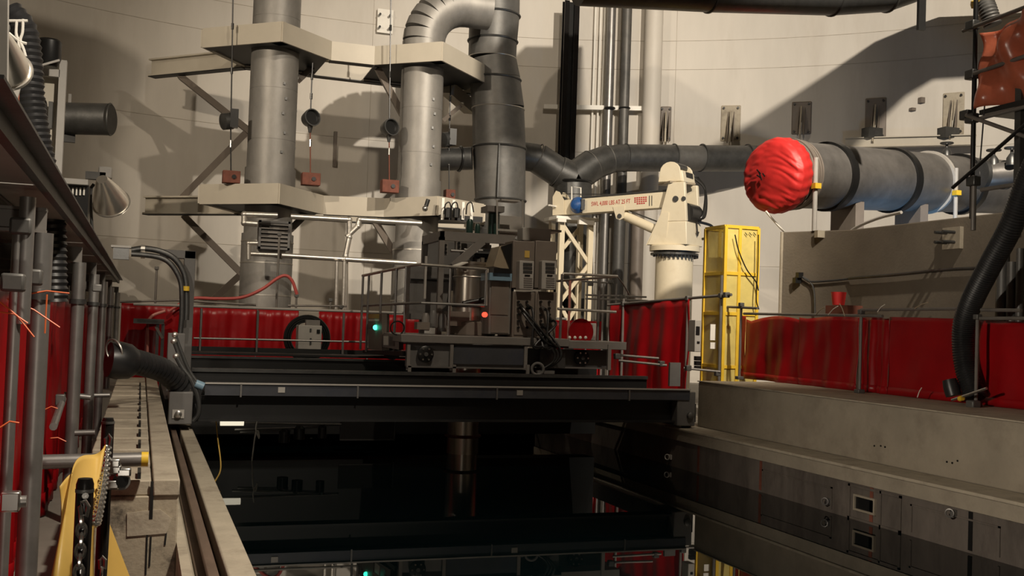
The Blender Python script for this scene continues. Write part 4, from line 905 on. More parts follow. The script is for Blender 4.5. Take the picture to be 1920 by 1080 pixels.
# fence and sheets at the far end of the pool
fence('scaffold tube fence across the far end of the pool', Y=23.3, rails=[[(225, 566), (330, 563), (480, 572)], [(540, 573), (650, 574)], [(365, 646), (560, 648), (690, 654)]], posts=[(294, 500, ZL), (524, 437, ZL), (556, 552, ZL), (620, 560, ZL), (640, 573, ZL)], zb=ZL)
for i, (x0, x1, y0, lab) in enumerate(((228, 342, 568, 'red vinyl sheet at the far end, left behind the portal post'), (345, 482, 574, 'red vinyl sheet at the far end below the drooping red hose'), (483, 560, 579, 'red vinyl sheet at the far end left of the coil cabinet'),
        (598, 690, 584, 'red vinyl sheet at the far end right of the coil cabinet'), (692, 790, 589, 'red vinyl sheet at the far end behind the console'), (1040, 1128, 600, 'red vinyl sheet glimpsed behind the right trolley handrail'))):
    sheet(lab, PY(x0, y0, 23.15), PY(x1, y0 + (x1 - x0) * .03, 23.15), ZL, folds=2 + i % 2, amp=.05, seed=i + 20, nu=40, nv=10)
t = MB().path(catmull([PY(x, y, 23.0) for x, y in ((318, 583), (345, 566), (367, 559), (405, 560), (452, 558), (490, 543), (520, 522), (536, 517), (548, 527), (557, 552))], 6), .035, 10).out('red_hose', 'red_hose'); tag(t, 'red hose drooping over the far fence below the louvred grille', 'hose')
t = MB().path(catmull([PY(x, y, 22.9) for x, y in ((310, 583), (286, 592), (277, 608), (277, 640), (276, 665))], 6), .03, 8).out('pink_hose', 'pink_tube'); tag(t, 'pale red hose hanging down the far left sheet', 'hose')
t = thing('work_table', 'small dark stand with a flat top before the far left red sheet', 'stand', PY(300, 680, 22.4))
bx(250, 598, 308, 607, 22.4, .5).out('top', 'galv_dark', t)
for px in (296, 306): a = PY(px, 607, 22.5); MB().box(a.x - .03, a.x + .03, 22.5, 22.56, ZL, a.z).out('leg', 'galv_dark', t)
MB().beam(PY(292, 612, 22.5), PY(305, 635, 22.5), .06, .05).out('brace', 'tube_dull', t)
# right fence A with the large sheet beside the cage
ra, rb = PY(1140, 572, 21.0), PY(1366, 553, 17.2)
FA = thing('tube_fence', 'scaffold tube fence between bridge end and yellow cage', 'scaffold fence', V((rb.x, rb.y, ZL)))
MB().tube(ra, rb + (rb - ra) * .02, .028, 10).out('rail_tube', 'tube_dull', FA)
def onA(px): lo = (px - 1140) / 226; return ra + (rb - ra) * (lo * 17.2 / (17.2 * lo + 21 * (1 - lo)) if 0 else lo * 21.0 / (21.0 * lo + 17.2 * (1 - lo)))
for px, y0 in ((1168, 560), (1288, 562), (1352, 516)):
    a = onA(px); top = PY(px, y0, a.y); MB().tube((a.x, a.y, ZL), (a.x, a.y, max(a.z, top.z)), .027, 10).out('post_tube', 'tube_dull', FA); MB().cbox((a.x, a.y, a.z), .09, .09, .09).out('coupler', 'galv', FA, bevel=.01)
for y0, y1, x0, x1 in ((665, 672, 1150, 1235), (676, 685, 1160, 1250), (690, 697, 1282, 1350), (757, 762, 1310, 1346)): MB().tube(PY(x0, y0, 17.4), PY(x1, y1, 17.2), .022, 8).out('rail_tube', 'tube_dull', FA)
for px, py in ((1157, 668), (1240, 682), (1345, 700), (1290, 690), (1362, 553)): MB().cbox(PY(px, py, 17.25), .10, .10, .10).out('coupler', 'galv', FA, bevel=.012)
sheet('broad bright red vinyl sheet hanging between bridge end and yellow cage', onA(1144) + V((0, -.05, -.02)), onA(1291) + V((0, -.05, -.02)), ZL + .02, folds=3, amp=.06, seed=5)
# fence B on the right kerb
XF = 10.40
fence('scaffold tube fence standing on the right concrete kerb', X=XF, rails=[[(1355, 575), (1400, 577), (1420, 578)], [(1395, 588), (1500, 590), (1628, 592), (1655, 593)], [(1615, 581), (1700, 580), (1795, 579)], [(1838, 597), (1920, 597), (2250, 601)], [(1840, 581), (1915, 582)]], posts=[(1356, 574, 1.425), (1390, 568, 1.425), (1615, 581, 1.425), (1833, 590, 1.425)], zb=1.425)
def kp(px, py=590, dx=.30): q = PX(px, py, XF + dx); return q
for i, (x0, x1, lab, sc) in enumerate(((1353, 1398, 'narrow red vinyl sheet at the far end of the right kerb', .0), (1398, 1500, 'dark red vinyl sheet with a scalloped top on the right kerb', .10), (1500, 1612, 'dark red vinyl sheet left of the middle kerb post', .04), (1614, 1668, 'short red vinyl sheet just right of the middle kerb post', .03), (1668, 1834, 'wide flat red vinyl sheet behind the big black hose', .02), (1834, 2250, 'red vinyl sheet at the right edge of the view', .02))):
    a, b = kp(x0), kp(x1); zt2 = 2.60 if x0 < 1834 else PX(1880, 600, XF).z
    sheet(lab, (a.x, a.y, zt2), (b.x, b.y, zt2), 1.43, folds=(1, 2, 2, 2, 1, 3)[i], amp=(.03, .035, .03, .035, .02, .035)[i], seed=40 + i, scallop=sc)
for i, (x, y, dx, dy) in enumerate(((1530, 590, 16, -14), (1553, 590, 18, -16), (1584, 593, -10, -24), (1645, 585, 14, -14), (1715, 579, 26, -12), (1720, 745, 8, -18))):
    a = PX(x, y, XF - .04); b = PX(x + dx, y + dy, XF - .08); o = MB().path([a, (a + b) / 2 + V((0, 0, .02)), b], .007, 5).out('cable_tie', 'white' if i % 2 else 'tan_panel'); tag(o, ('tan tie end leftmost on the kerb fence rail', 'white tie end second on the kerb fence rail', 'tan tie end leaning back by the red bucket', 'white tie end beside the middle kerb post', 'tan tie end on the upper kerb rail', 'white tie end lying low on the kerb sheet')[i], 'cable tie')
t = thing('red_bucket', 'small red pot on a brown box behind the kerb fence', 'pot', PX(1572, 575, 11.2))
q = PX(1572, 572, 11.2); MB().lathe([(.10, 0), (.13, .22)], q, n=16).out('pot', 'red_cloth', t); MB().cbox(q + V((.0, -.15, -.16)), .3, .6, .3).out('box', 'rust', t)
# ================================================================== LEFT SIDE
XP = -.62
pl = thing('work_platform', 'grey steel platform overhead along the left side', 'platform', (-1.5, 14, .1))
MB().box(-.63, -.58, 4.2, 31, 3.03, 3.13).out('edge_angle', 'galv_dark', pl)
MB().box(-.62, -.50, 4.2, 31, 3.115, 3.13).out('edge_lip', 'galv_dark', pl)
for k in range(9): MB().box(-2.6, -.64, 4.25 + k * 3.0, 7.2 + k * 3.0, 3.06, 3.08).out('deck_panel', 'pale_grey', pl)
for x in (-.98, -1.7): MB().ibeam((x, 4.2, 2.98), (x, 31, 2.98), .10, .14, .02).out('longitudinal_beam', 'machine_grey', pl)
for px in (75, 147, 176, 194, 208, 221):
    q = PX(px, 545, XP); yy = q.y
    MB().ibeam((-2.6, yy, 2.86), (-.60, yy, 2.86), .12, .16, .02).out('cross_joist', 'machine_grey', pl)
    MB().tube((XP, yy, .1), (XP, yy, 2.78), .066, 20).out('post', 'pipe_steel', pl)
    MB().lathe([(.085, 0), (.085, .05)], (XP, yy, 2.35), n=16).out('collar', 'galv_dark', pl)
    MB().tube((-1.5, yy, .1), (-1.5, yy, 2.78), .066, 16).out('post', 'pipe_steel', pl)
a = PX(40, 420, -.66); MB().tube((-.66, 6.9, 2.2), (-.66, 6.9, 2.95), .045, 14).out('hanger_tube', 'pipe_steel', pl)
for x, y, Y in ((40, 425, 6.9), (25, 530, 6.4), (60, 520, 7.2), (110, 530, 11.8), (150, 535, 12.1), (182, 540, 15.2)): MB().cbox(PY(x, y, Y), .12, .12, .1).out('coupler', 'galv', pl, bevel=.015)
fl = thing('tube_fence', 'scaffold tubes standing before the left red sheets', 'scaffold fence', PX(22, 700, -.70))
q = PX(22, 700, -.70); MB().tube((q.x, q.y, .1), (q.x, q.y, 2.75), .035, 12).out('post_tube', 'pipe_steel', fl)
for x0, y0, x1, y1, Y in ((-30, 942, 50, 940, 5.9), (80, 866, 272, 861, 8.35), (140, 742, 206, 741, 16.0), (140, 812, 178, 811, 11.5), (170, 745, 120, 740, 12.0)):
    MB().tube(PY(x0, y0, Y), PY(x1, y1, Y), .03 if Y != 8.35 else .052, 14).out('rail_tube', 'pipe_steel', fl)
MB().tube(PY(265, 861, 8.35), PY(278, 861, 8.35), .054, 14).out('yellow_tape', 'yellow', fl)
MB().tube(PY(100, 800, 8.8), PY(118, 748, 10.5), .03, 10).out('rail_tube', 'pipe_steel', fl); MB().cbox(PY(113, 750, 10.2), .08, .08, .1).out('coupler', 'galv', fl, bevel=.01)
MB().cbox(PY(20, 940, 5.85), .09, .07, .10).out('coupler', 'chain', fl, bevel=.01)
for i, (y0, y1, lab) in enumerate(((4.6, 8.6, 'glossy dark red sheet nearest the camera on the left'), (8.7, 14.5, 'red sheet behind the second and third platform posts'), (14.6, 27, 'red sheet far down the row of platform posts'))):
    sheet(lab, (-.92, y0, 2.42), (-.92, y1, 2.42), .12, folds=5 + i * 2, amp=.07, seed=70 + i, nu=80, nv=20)
for i, (x0, y0, x1, y1, Y) in enumerate(((0, 566, 64, 632, 6.5), (0, 585, 52, 606, 6.5), (14, 560, 112, 614, 7.0), (44, 553, 130, 550, 7.2), (0, 802, 36, 793, 6.0), (84, 768, 108, 766, 9.5), (92, 822, 124, 828, 9.5), (88, 552, 84, 625, 7.2))):
    a, b = PY(x0, y0, Y), PY(x1, y1, Y); o = MB().path([a, (a + b) / 2 + V((0, 0, .02)), b], .005, 5).out('tie_tail', 'orange_tape')
    tag(o, ('orange tie tail slanting down to the first thick post', 'orange tie tail lying lower at the left edge', 'orange tie tail crossing the thick post', 'orange tie tail running level at the post collars', 'orange tie tail low at the left edge', 'orange tie tail beside the third post', 'orange tie tail below the third post coupler', 'orange tie tail hanging upright beside the thick post')[i], 'cable tie', 'orange tie tails on the left sheets')
# black corrugated hose at the bridge end
t = thing('corrugated_hose', 'thick black corrugated hose lying over the left bridge wheel', 'hose', PY(215, 705, 15.0))
hp = [PY(222, 668, 14.4), PY(245, 676, 14.8), PY(275, 684, 15.2), PY(305, 694, 15.6), PY(328, 712, 15.9), PY(345, 728, 16.05)]
hose_mesh(hp, .17, .11, .13).out('hose', 'rubber', t)
MB().lathe([(.22, -.12), (.24, 0), (.22, .14), (.165, .22)], PY(222, 676, 14.3), (1, .3, -.1), 20).out('hose_end', 'rubber', t)
MB().torus(PY(214, 658, 14.2), (1, .8, .3), .15, .012, 24, 6).out('wire_ring', 'alu_bright', t)
# yellow sheet and chain posts in the near left corner
def chain(t, P, link=.05, r=.0075):
    P = resample(catmull(P, 8), link * .72)
    for i, (a, b) in enumerate(zip(P, P[1:])):
        d = (b - a).normalized(); c = (a + b) / 2; _, s1, s2 = frame_of(d, (0, 1, .2)); sd = s1 if i % 2 else s2
        pts = [c + d * (link * .5 * math.cos(k * math.pi / 6)) + sd * (link * .3 * math.sin(k * math.pi / 6)) for k in range(12)]
        MB().path(pts, r, 6, closed=True).out('link', 'chain', t)
posts = []
for px, py, Y, r, lab in ((160, 897, 4.2, .031, 'nearer black post with chrome chain beside the yellow sheet'), (203, 783, 5.7, .030, 'farther black post with chain behind the yellow sheet')):
    q = PY(px, py, Y); t = thing('chain_post', lab, 'post', (q.x, q.y, .1)); posts.append((t, q))
    MB().lathe([(r, 0), (r, q.z - .1 - .02), (r * .8, q.z - .1)], (q.x, q.y, .1), n=20).out('post_tube', 'black_gloss', t)
    MB().lathe([(r * 1.06, 0), (r * 1.06, .012)], (q.x, q.y, q.z - .05 if Y < 5 else q.z - .03), n=20).out('cap_ring', 'galv', t)
t, q = posts[0]
MB().tube(PY(160, 928, 4.165), PY(160, 930, 4.15), .012, 8).out('stud', 'chain', t)
MB().path([PY(x, y, 4.13) for x, y in ((150, 950), (152, 966), (162, 968), (166, 950), (160, 940), (153, 942))], .008, 8, closed=True).out('shackle', 'chain', t)
chain(t, [PY(152, 966, 4.14), PY(153, 1000, 4.13), PY(150, 1040, 4.12), PY(146, 1100, 4.1)], .05)
t, q = posts[1]
MB().path([PY(x, y, 5.63) for x, y in ((198, 822), (199, 838), (206, 836), (208, 822), (204, 815))], .009, 8, closed=True).out('shackle', 'chain', t)
chain(t, [PY(201, 838, 5.6), PY(197, 880, 5.3), PY(190, 930, 4.9), PY(182, 972, 4.55), PY(178, 985, 4.4)], .05)
MB().path([PY(x, y, 5.5) for x, y in ((187, 1050), (188, 1066), (196, 1066), (197, 1050), (192, 1044))], .009, 8, closed=True).out('shackle', 'chain', t)
chain(t, [PY(191, 1066, 5.5), PY(189, 1090, 5.5)], .05)
MB().tube(PY(200, 900, 5.8), PY(228, 902, 5.6), .045, 16).out('side_tube', 'pipe_steel', t); MB().lathe([(.03, 0), (.03, .004)], PY(229, 903, 5.57), (.25, -1, 0), 16).out('tube_mouth', 'black', t)
for x, y in ((212, 868), (214, 880), (210, 908), (232, 885)): MB().cbox(PY(x, y, 5.6), .07, .07, .045).out('clamp', 'chain', t, bevel=.01)
def ybil(a, b):
    T = [PY(112, 912, 4.9), PY(135, 880, 5.0), PY(162, 856, 5.2), PY(196, 836, 5.45)]; Bq = [PY(92, 1130, 4.5), PY(120, 1130, 4.45), PY(150, 1130, 4.45), PY(172, 1130, 4.6)]
    i = min(2, int(a * 3)); f = a * 3 - i; p = T[i].lerp(T[i + 1], f); q2 = Bq[i].lerp(Bq[i + 1], f); r = p.lerp(q2, b)
    return r + V((.015 * math.sin(9 * a + 4 * b), .05 * math.sin(11 * a + 3 * b) + .03 * math.sin(7 * b), .012 * math.sin(14 * a) * (1 - b)))
o = MB().grid(ybil, 30, 24).out('yellow_sheet', 'yellow_vinyl', thick=.004, angle=80); tag(o, 'crumpled yellow vinyl sheet draped between the black chain posts', 'sheet')
o = MB().prism([PY(206, 985, 5.3), PY(246, 1090, 5.2), PY(200, 1090, 5.2)], (0, .02, 0)).out('yellow_board', 'yellow_vinyl'); tag(o, 'pointed yellow sheet corner against the concrete wall end', 'sheet')
# floodlights, frame and hose above the platform
hz_ = thing('corrugated_hose', 'long black corrugated hose hanging at the upper left edge', 'hose', PY(105, 560, 10.2))
hose_mesh([PY(x, y, 10.0) for x, y in ((14, 20), (42, 55), (52, 110), (56, 180), (66, 250), (82, 330), (96, 420), (98, 500), (100, 570))], .125, .055, .12).out('hose', 'rubber', hz_)
t = thing('lashing_rope', 'white rope lashed round the upper left hose', 'rope', PY(40, 60, 9.7))
for pts in ([(8, 39), (52, 39)], [(31, 39), (30, 62), (34, 74)], [(43, 36), (42, 60), (38, 76), (44, 92), (48, 106)], [(12, 58), (34, 76), (50, 82)], [(34, 76), (36, 92)]): MB().path(catmull([PY(x, y, 9.75) for x, y in pts], 4), .012, 6).out('strand', 'rope', t)
def bell(t, apex, mouth, r, m='lamp_alu'):
    d = V(mouth) - V(apex); L = d.length
    MB().lathe([(r * .30, 0), (r * .42, L * .12), (r * .72, L * .5), (r * .95, L * .85), (r, L), (r * 1.06, L * 1.02), (r * .98, L * 1.0), (r * .9, L * .85), (r * .5, L * .3), (.01, L * .2)], apex, d, 32).out('reflector', m, t)
    MB().torus(mouth, d, r * 1.02, .012, 32, 6).out('rim', 'alu_bright', t)
t = thing('flood_lamp', 'pale bell flood lamp cut off by the left edge of the view', 'lamp', PY(0, 60, 6.3)); bell(t, PY(0, 62, 6.2), PY(12, 132, 6.5), .125)
lamp('flood_lamp_bulb', 'SPOT', PY(20, 150, 6.6), (9.4, 8.5, .7), 1700, WARM, .07, 70, .6)
MB().sphere(PY(1, 52, 6.5), .05, 12, 8).out('lamp_cap', 'galv', t)
t = thing('flood_lamp', 'bright aluminium bell flood lamp above the platform edge', 'lamp', PY(185, 330, 14.0)); bell(t, PY(191, 336, 13.75), PY(209, 381, 14.1), .215)
lamp('flood_lamp_bulb', 'SPOT', PY(212, 390, 14.2), (3, 25, .5), 90, WARM, .08, 120, .6)
bx(160, 322, 198, 336, 14.0, .12).out('lamp_arm', 'galv', t); bx(184, 312, 210, 334, 14.0, .15).out('lamp_knuckle', 'pale_grey', t, bevel=.02)
MB().path(catmull([PY(x, y, 14.2) for x, y in ((176, 345), (170, 360), (172, 420), (174, 440))], 5), .02, 8).out('lamp_lead', 'galv_dark', t)
t = thing('panel_frame', 'pale upright panel frame behind the long black hose', 'frame', PY(112, 345, 12.0))
bx(106, 112, 120, 350, 12.0, .1).out('post', 'pale_grey', t); bx(62, 128, 112, 142, 12.0, .08).out('rail', 'pale_grey', t)
bx(64, 142, 106, 345, 12.1, .03).out('sheet', 'beam_cream', t); bx(90, 190, 98, 240, 11.95, .1).out('latch', 'galv', t); bx(116, 335, 165, 345, 13.0, .3).out('shelf', 'pale_grey', t)
bx(122, 345, 165, 420, 13.1, .4).out('relay_box', 'black', t)
for k in range(5): bx(128 + k * 7, 352, 131 + k * 7, 366, 13.08, .03).out('terminal', 'white', t)
t = thing('small_camera', 'small black camera housing on a bracket left of the upper frame', 'camera', PY(90, 130, 11.8))
MB().lathe([(.09, 0), (.12, .08), (.12, .26), (.10, .28)], PY(90, 126, 11.7), (0, 0, 1), 16).out('housing', 'black', t); MB().tube(PY(72, 78, 11.7), PY(82, 92, 11.7), .015, 8).out('bracket', 'galv_dark', t); MB().beam(PY(80, 122, 11.6), PY(112, 113, 11.6), .03, .02).out('arm', 'pale_grey', t)
t = thing('exhaust_silencer', 'fat black horizontal cylinder at the upper left', 'silencer', PY(150, 250, 24.0))
MB().tube(PY(118, 222, 24.0), PY(207, 224, 23.6), .33, 32).out('drum', 'galv_dark', t); MB().tube(PY(85, 220, 24.2), PY(118, 222, 24.0), .22, 24).out('neck', 'galv_dark', t)
MB().torus(PY(207, 224, 23.6), (1, -.2, 0), .325, .02, 28, 6).out('rim', 'galv_dark', t); MB().cbox(PY(129, 258, 24.0), .25, .1, .2).out('foot', 'black', t); MB().cbox(PY(131, 190, 24.0), .06, .08, .3).out('eye', 'galv', t)
MB().torus(PY(80, 210, 12.0), (1, .3, 0), .12, .02, 20, 6).out('cable_loop', 'black', t)
o = MB().grid(lambda a, b: PY(6 + 26 * a + 8 * b, 152 + 92 * b, 9.0) + V((.03 * math.sin(9 * a + 4 * b), .04 * math.sin(12 * a), 0)), 14, 10).out('orange_cloth', 'orange_vinyl', thick=.004, angle=80); tag(o, 'scrap of orange vinyl under the left flood lamp', 'sheet')
tag(MB().beam(PY(2, -20, 5.2), PY(0, 232, 5.2), .06, .06, (0, 1, 0)).out('upright_tube', 'pale_grey'), 'grey upright tube at the extreme upper left', 'tube')
t = MB().beam(PY(14, 228, 8.8), PY(33, 160, 8.8), .05, .03).out('slat', 'pale_grey'); tag(t, 'thin pale bar in front of the orange scrap', 'bar')
# ================================================================== RIGHT SIDE
ca, cb_ = PY(1474, 327, 17.35), PY(1905, 352, 20.0); ax = (cb_ - ca).normalized(); rp = .635
CP = thing('capped_pipe', 'huge grey pipe lying over the concrete wall with banded lengths', 'pipe', ca + V((0, 0, -rp)))
def pp(px): lo = (px - 1474) / 431; d0, d1 = 1 / ppm(ca), 1 / ppm(cb_); return ca + (cb_ - ca) * (lo * d0 / (d1 * (1 - lo) + lo * d0))
MB().tube(ca - ax * .1, pp(1760), rp, 48).out('pipe_length', 'pipe_dark', CP); MB().tube(pp(1760), cb_ + ax * 3, rp * .985, 48).out('pipe_length', 'pipe_dark', CP)
for px, w_, m_ in ((1551, .09, 'black'), (1672, .09, 'black'), (1797, .09, 'black'), (1478, .05, 'taupe'), (1738, .04, 'pale_grey')): MB().lathe([(rp + .01, -w_), (rp + .05, -w_), (rp + .05, w_), (rp + .01, w_)], pp(px), ax, 48).out('band', m_, CP)
for k in range(5): MB().torus(ca + ax * (-.02 + .07 * k), ax, rp + .012, .025, 48, 6).out('strap_coil', 'taupe', CP)
for px, x1 in ((1474, 1506), (1738, 1788)): a = pp(px); e_ = ax.cross(V((0, 0, 1))); p_ = a + (e_ if e_.y < 0 else -e_) * (rp + .04); MB().tube((p_.x, p_.y, ZC), (p_.x, p_.y, a.z + .25), .045, 12).out('support_tube', 'pale_grey', CP); MB().cbox((p_.x, p_.y - .03, a.z - .28), .13, .13, .10).out('support_clamp', 'yellow', CP)
for px in (1590, 1710): a = pp(px); MB().box(a.x - .1, a.x + .1, a.y - .4, a.y + .4, ZC, a.z - rp + .12).out('saddle', 'taupe', CP)
CV = thing('pipe_cover', 'bright red crumpled cloth cover tied over the huge pipe end', 'cover', ca - ax * .6 + V((0, 0, -rp)))
rc = random.Random(11); phs = [rc.random() * 6.28 for _ in range(8)]
_, e1, e2 = frame_of(ax)
def cov(a, b):                                      # a around, b from the tied rim to the face centre
    th = 2 * math.pi * a
    prof = [(0, 1.02), (.08, 1.10), (.25, 1.13), (.42, 1.10), (.5, 1.03), (.6, .9), (.75, .6), (.9, .25), (1, .0)]
    for (b0, r0), (b1, r1) in zip(prof, prof[1:]):
        if b <= b1 + 1e-9: rr_ = r0 + (r1 - r0) * (b - b0) / (b1 - b0); break
    lon = -.05 - .40 * min(1, b / .5) - .15 * max(0, (b - .5) / .5) ** .6
    wr = .02 * math.sin(23 * th + phs[0] + 3 * b) * max(0, 1 - 1.8 * b) + .012 * math.sin(5 * th + 9 * b + phs[1]) * math.sin(3.1 * b)
    rr_ += wr; px_, pz_ = rr_ * math.cos(th), rr_ * math.sin(th); nz = noise.noise(V((px_ * 2.0 + pz_ * 1.6, pz_ * 5.5 + 2.2 * px_ * px_, b))) ; fw = .026 * (1 - abs(nz) * 2.4) * min(1, b * 2.2) * (.12 + .88 * min(1, (1 - b) * 1.5))
    sag = -.05 * math.sin(math.pi * min(1, b)) if b < .8 else -.03
    return ca + ax * (lon + fw) + (e1 * math.cos(th) + e2 * math.sin(th)) * rr_ * rp + V((0, 0, sag))
MB().grid(cov, 140, 60).out('cloth', 'red_cloth', CV, angle=80)
for (x0, y0, x1, y1) in ((1423, 322, 1428, 338), (1419, 328, 1427, 334), (1419, 318, 1426, 326), (1430, 325, 1434, 331)):
    def onf(x, y):
        d = _d(x, y); c_ = ca - ax * .64; return EYE + d * ((c_ - EYE).dot(ax) / d.dot(ax))
    MB().beam(onf(x0, y0), onf(x1, y1), .025, .01, ax).out('ink_mark', 'black', CV)
MB().path(catmull([PY(1436, 396, 17.3), PY(1446, 408, 17.3), PY(1462, 426, 17.3), PY(1470, 434, 17.4)], 5), .02, 8).out('tie_end', 'white', CV)
for i, (x, y, Y) in enumerate(((1863, 300, 17.2), (1897, 296, 16.8), (1775, 285, 19.5))):
    q = PY(x, y, Y); t = thing('valve', ('handwheel valve left of the pair beyond the scaffold', 'handwheel valve right of the pair beyond the scaffold', 'handwheel valve on a thin stem above the pipe band')[i], 'valve', q + V((0, 0, -.15)))
    MB().lathe([(.11, -.15), (.10, 0), (.05, .08), (.03, .1), (.03, .22)], q, n=14).out('bonnet', 'galv_dark', t); MB().torus(q + V((0, 0, .2)), (0, 0, 1), .13, .02, 20, 6).out('handwheel', 'galv_dark', t); MB().beam(q + V((-.13, 0, .2)), q + V((.13, 0, .2)), .02, .02).out('spoke', 'galv_dark', t)
t = thing('valve_manifold', 'grey flanged pipe stub carrying the handwheel valves', 'pipe', PY(1880, 340, 17.0))
MB().tube(PY(1838, 330, 17.4), PY(1925, 322, 16.8), .24, 24).out('body', 'pipe_dark', t)
for x in (1842, 1885): MB().lathe([(.3, -.04), (.3, .04)], PY(x, 328, 17.2), (1, -.2, 0), 20).out('flange', 'galv_dark', t)
# fittings on the block wall
xwf = xw - .02
t = thing('anchor_plate', 'pale anchor plate with four studs on the concrete block wall', 'plate', PX(1788, 470, xwf))
(ya, yb), (za, zb) = wall_rect(1772, 428, 1804, 466, xwf); MB().box(xwf - .05, xwf + .02, ya, yb, za, zb).out('plate', 'concrete_pale', t)
for a in (.3, .75):
    for b in (.3, .75): MB().tube((xwf - .05, ya + (yb - ya) * a, za + (zb - za) * b), (xwf - .28, ya + (yb - ya) * a, za + (zb - za) * b), .025, 8).out('stud', 'galv_dark', t)
t = MB().path(catmull([PX(x, y, xwf - .03) for x, y in ((1592, 522), (1680, 515), (1770, 506), (1850, 502), (1925, 498))], 4), .025, 8).out('wall_cable', 'galv_dark'); tag(t, 'dark cable sagging along the concrete block wall', 'cable')
fc = V((xw - c0.x, c1.y - c0.y, 0)).normalized(); fn_ = V((fc.y, -fc.x, 0)); fn_ = fn_ if fn_.y < 0 else -fn_
def onface(x, y, off=.02):
    d = _d(x, y); c_ = V((c0.x, c0.y, 3)) + fn_ * off; return EYE + d * ((c_ - EYE).dot(fn_) / d.dot(fn_))
t = thing('junction_box', 'small dark junction box with a drooping lead on the block wall end', 'box', onface(1498, 525))
MB().cbox(onface(1499, 516, .06), .10, .1, .10).out('box', 'black', t); MB().cbox(onface(1494, 526, .06), .12, .1, .10).out('box', 'black', t)
MB().path(catmull([onface(x, y, .05) for x, y in ((1505, 519), (1518, 528), (1526, 545), (1528, 590))], 5), .018, 8).out('lead', 'galv_dark', t); MB().path(catmull([onface(x, y, .05) for x, y in ((1505, 520), (1520, 528), (1560, 526), (1590, 523))], 5), .018, 8).out('lead', 'galv_dark', t)
t = MB().cbox(onface(1537, 439, .04), .16, .1, .13).out('edge_box', 'concrete_pale'); tag(t, 'tiny pale box at the top edge of the block wall end', 'box')
t = MB().path(catmull([PX(x, y, xw + .4) for x, y in ((1592, 436), (1610, 424), (1650, 408), (1690, 398))], 5), .03, 8).out('bent_tube', 'pale_grey'); tag(t, 'pale bent tube rising from the block wall corner under the pipe', 'tube')
for i, (x, y) in enumerate(((1880, 520), (1897, 545), (1912, 520))):
    q = PX(x, y, 11.4); o = MB().lathe([(.09 - .02 * i, 0), (.09 - .02 * i, 1.6)], (q.x, q.y, q.z - 1.2), n=16).out('service_pipe', 'galv'); tag(rebase(o, (q.x, q.y, q.z - 1.2)), ('dull pipe behind the kerb fence, leftmost at the right edge', 'dull pipe behind the kerb fence, middle at the right edge', 'dull pipe behind the kerb fence, last at the right edge')[i], 'pipe')
# scaffold with orange sheet at the upper right
XS = 10.6
def sx(x, y, dx=0): return PX(x, y, XS + dx)
SC = thing('hanging_scaffold', 'dark scaffold tower frame at the right edge of the view', 'scaffold', sx(1822, 432))
def stube(p, q, r=.03, m='tube_dull', name='scaffold_tube'): return MB().tube(p, q, r, 12).out(name, m, SC)
a = sx(1826, 200); zt3, zb3 = sx(1832, -40).z, sx(1822, 410).z
stube((a.x, a.y, zb3), (a.x, a.y, zt3), .033, 'black'); stube((a.x, a.y - .03, sx(1823, 432).z), (a.x, a.y - .03, sx(1823, 330).z), .036, 'tube_dull')
for (x0, y0), (x1, y1) in (((1806, 58), (2160, -77)), ((1812, 143), (2160, 24)), ((1838, 222), (2160, 138)), ((1840, 356), (1930, 342))): stube(sx(x0, y0, -.05), sx(x1, y1, -.05), .028)
stube(sx(1812, 216, -.08), sx(1940, 262, -.08), .028); stube(sx(1786, 352, -.1), sx(1940, 218, -.1), .026, 'black'); stube(sx(1838, 300), sx(1850, 150), .01, 'black')
for x, y in ((1823, 48), (1822, 140), (1822, 222), (1825, 340), (1812, 216)): MB().cbox(sx(x, y, -.02), .12, .16, .13).out('coupler', 'galv_dark', SC, bevel=.015)
MB().hexa([sx(1836, 216), sx(1990, 180), sx(1990, 180) + V((.6, 0, 0)), sx(1836, 216) + V((.6, 0, 0))], [sx(1836, 207), sx(1990, 168), sx(1990, 168) + V((.6, 0, 0)), sx(1836, 207) + V((.6, 0, 0))]).out('board', 'black', SC)
q = sx(2120, 60); stube((q.x, q.y, ZC - .6), (q.x, q.y, zt3), .033, 'black')
q = sx(1912, 300, .1); MB().box(q.x - .05, q.x + .05, q.y - .05, q.y + .05, sx(1912, 350).z, sx(1912, 150).z).out('upright', 'galv_dark', SC)
def orb(a, b):
    T = sx(1836, 62).lerp(sx(1990, 0), a); Bq = sx(1836, 206).lerp(sx(1990, 166), a); p = T.lerp(Bq, b)
    return p + V((.10 * math.sin(7 * a + 5 * b) + .06 * math.sin(15 * a - 4 * b) + .04 * math.sin(11 * b + 6 * a), 0, 0))
o = MB().grid(orb, 40, 26).out('orange_sheet', 'orange_vinyl', thick=.004, angle=80); tag(o, 'large crumpled orange vinyl sheet on the right scaffold', 'sheet')
t = thing('duct_nozzle', 'grey corrugated duct end with a yellow rim above the orange sheet', 'duct', sx(1850, 40, .3))
hose_mesh([sx(1845, 2, .3), sx(1853, 22, .3), sx(1862, 50, .35)], .13, .04, .08).out('hose', 'galv', t); MB().lathe([(.14, -.05), (.15, .0), (.14, .05)], sx(1841, 6, .3), (.3, .2, -1), 20).out('rim', 'yellow', t)
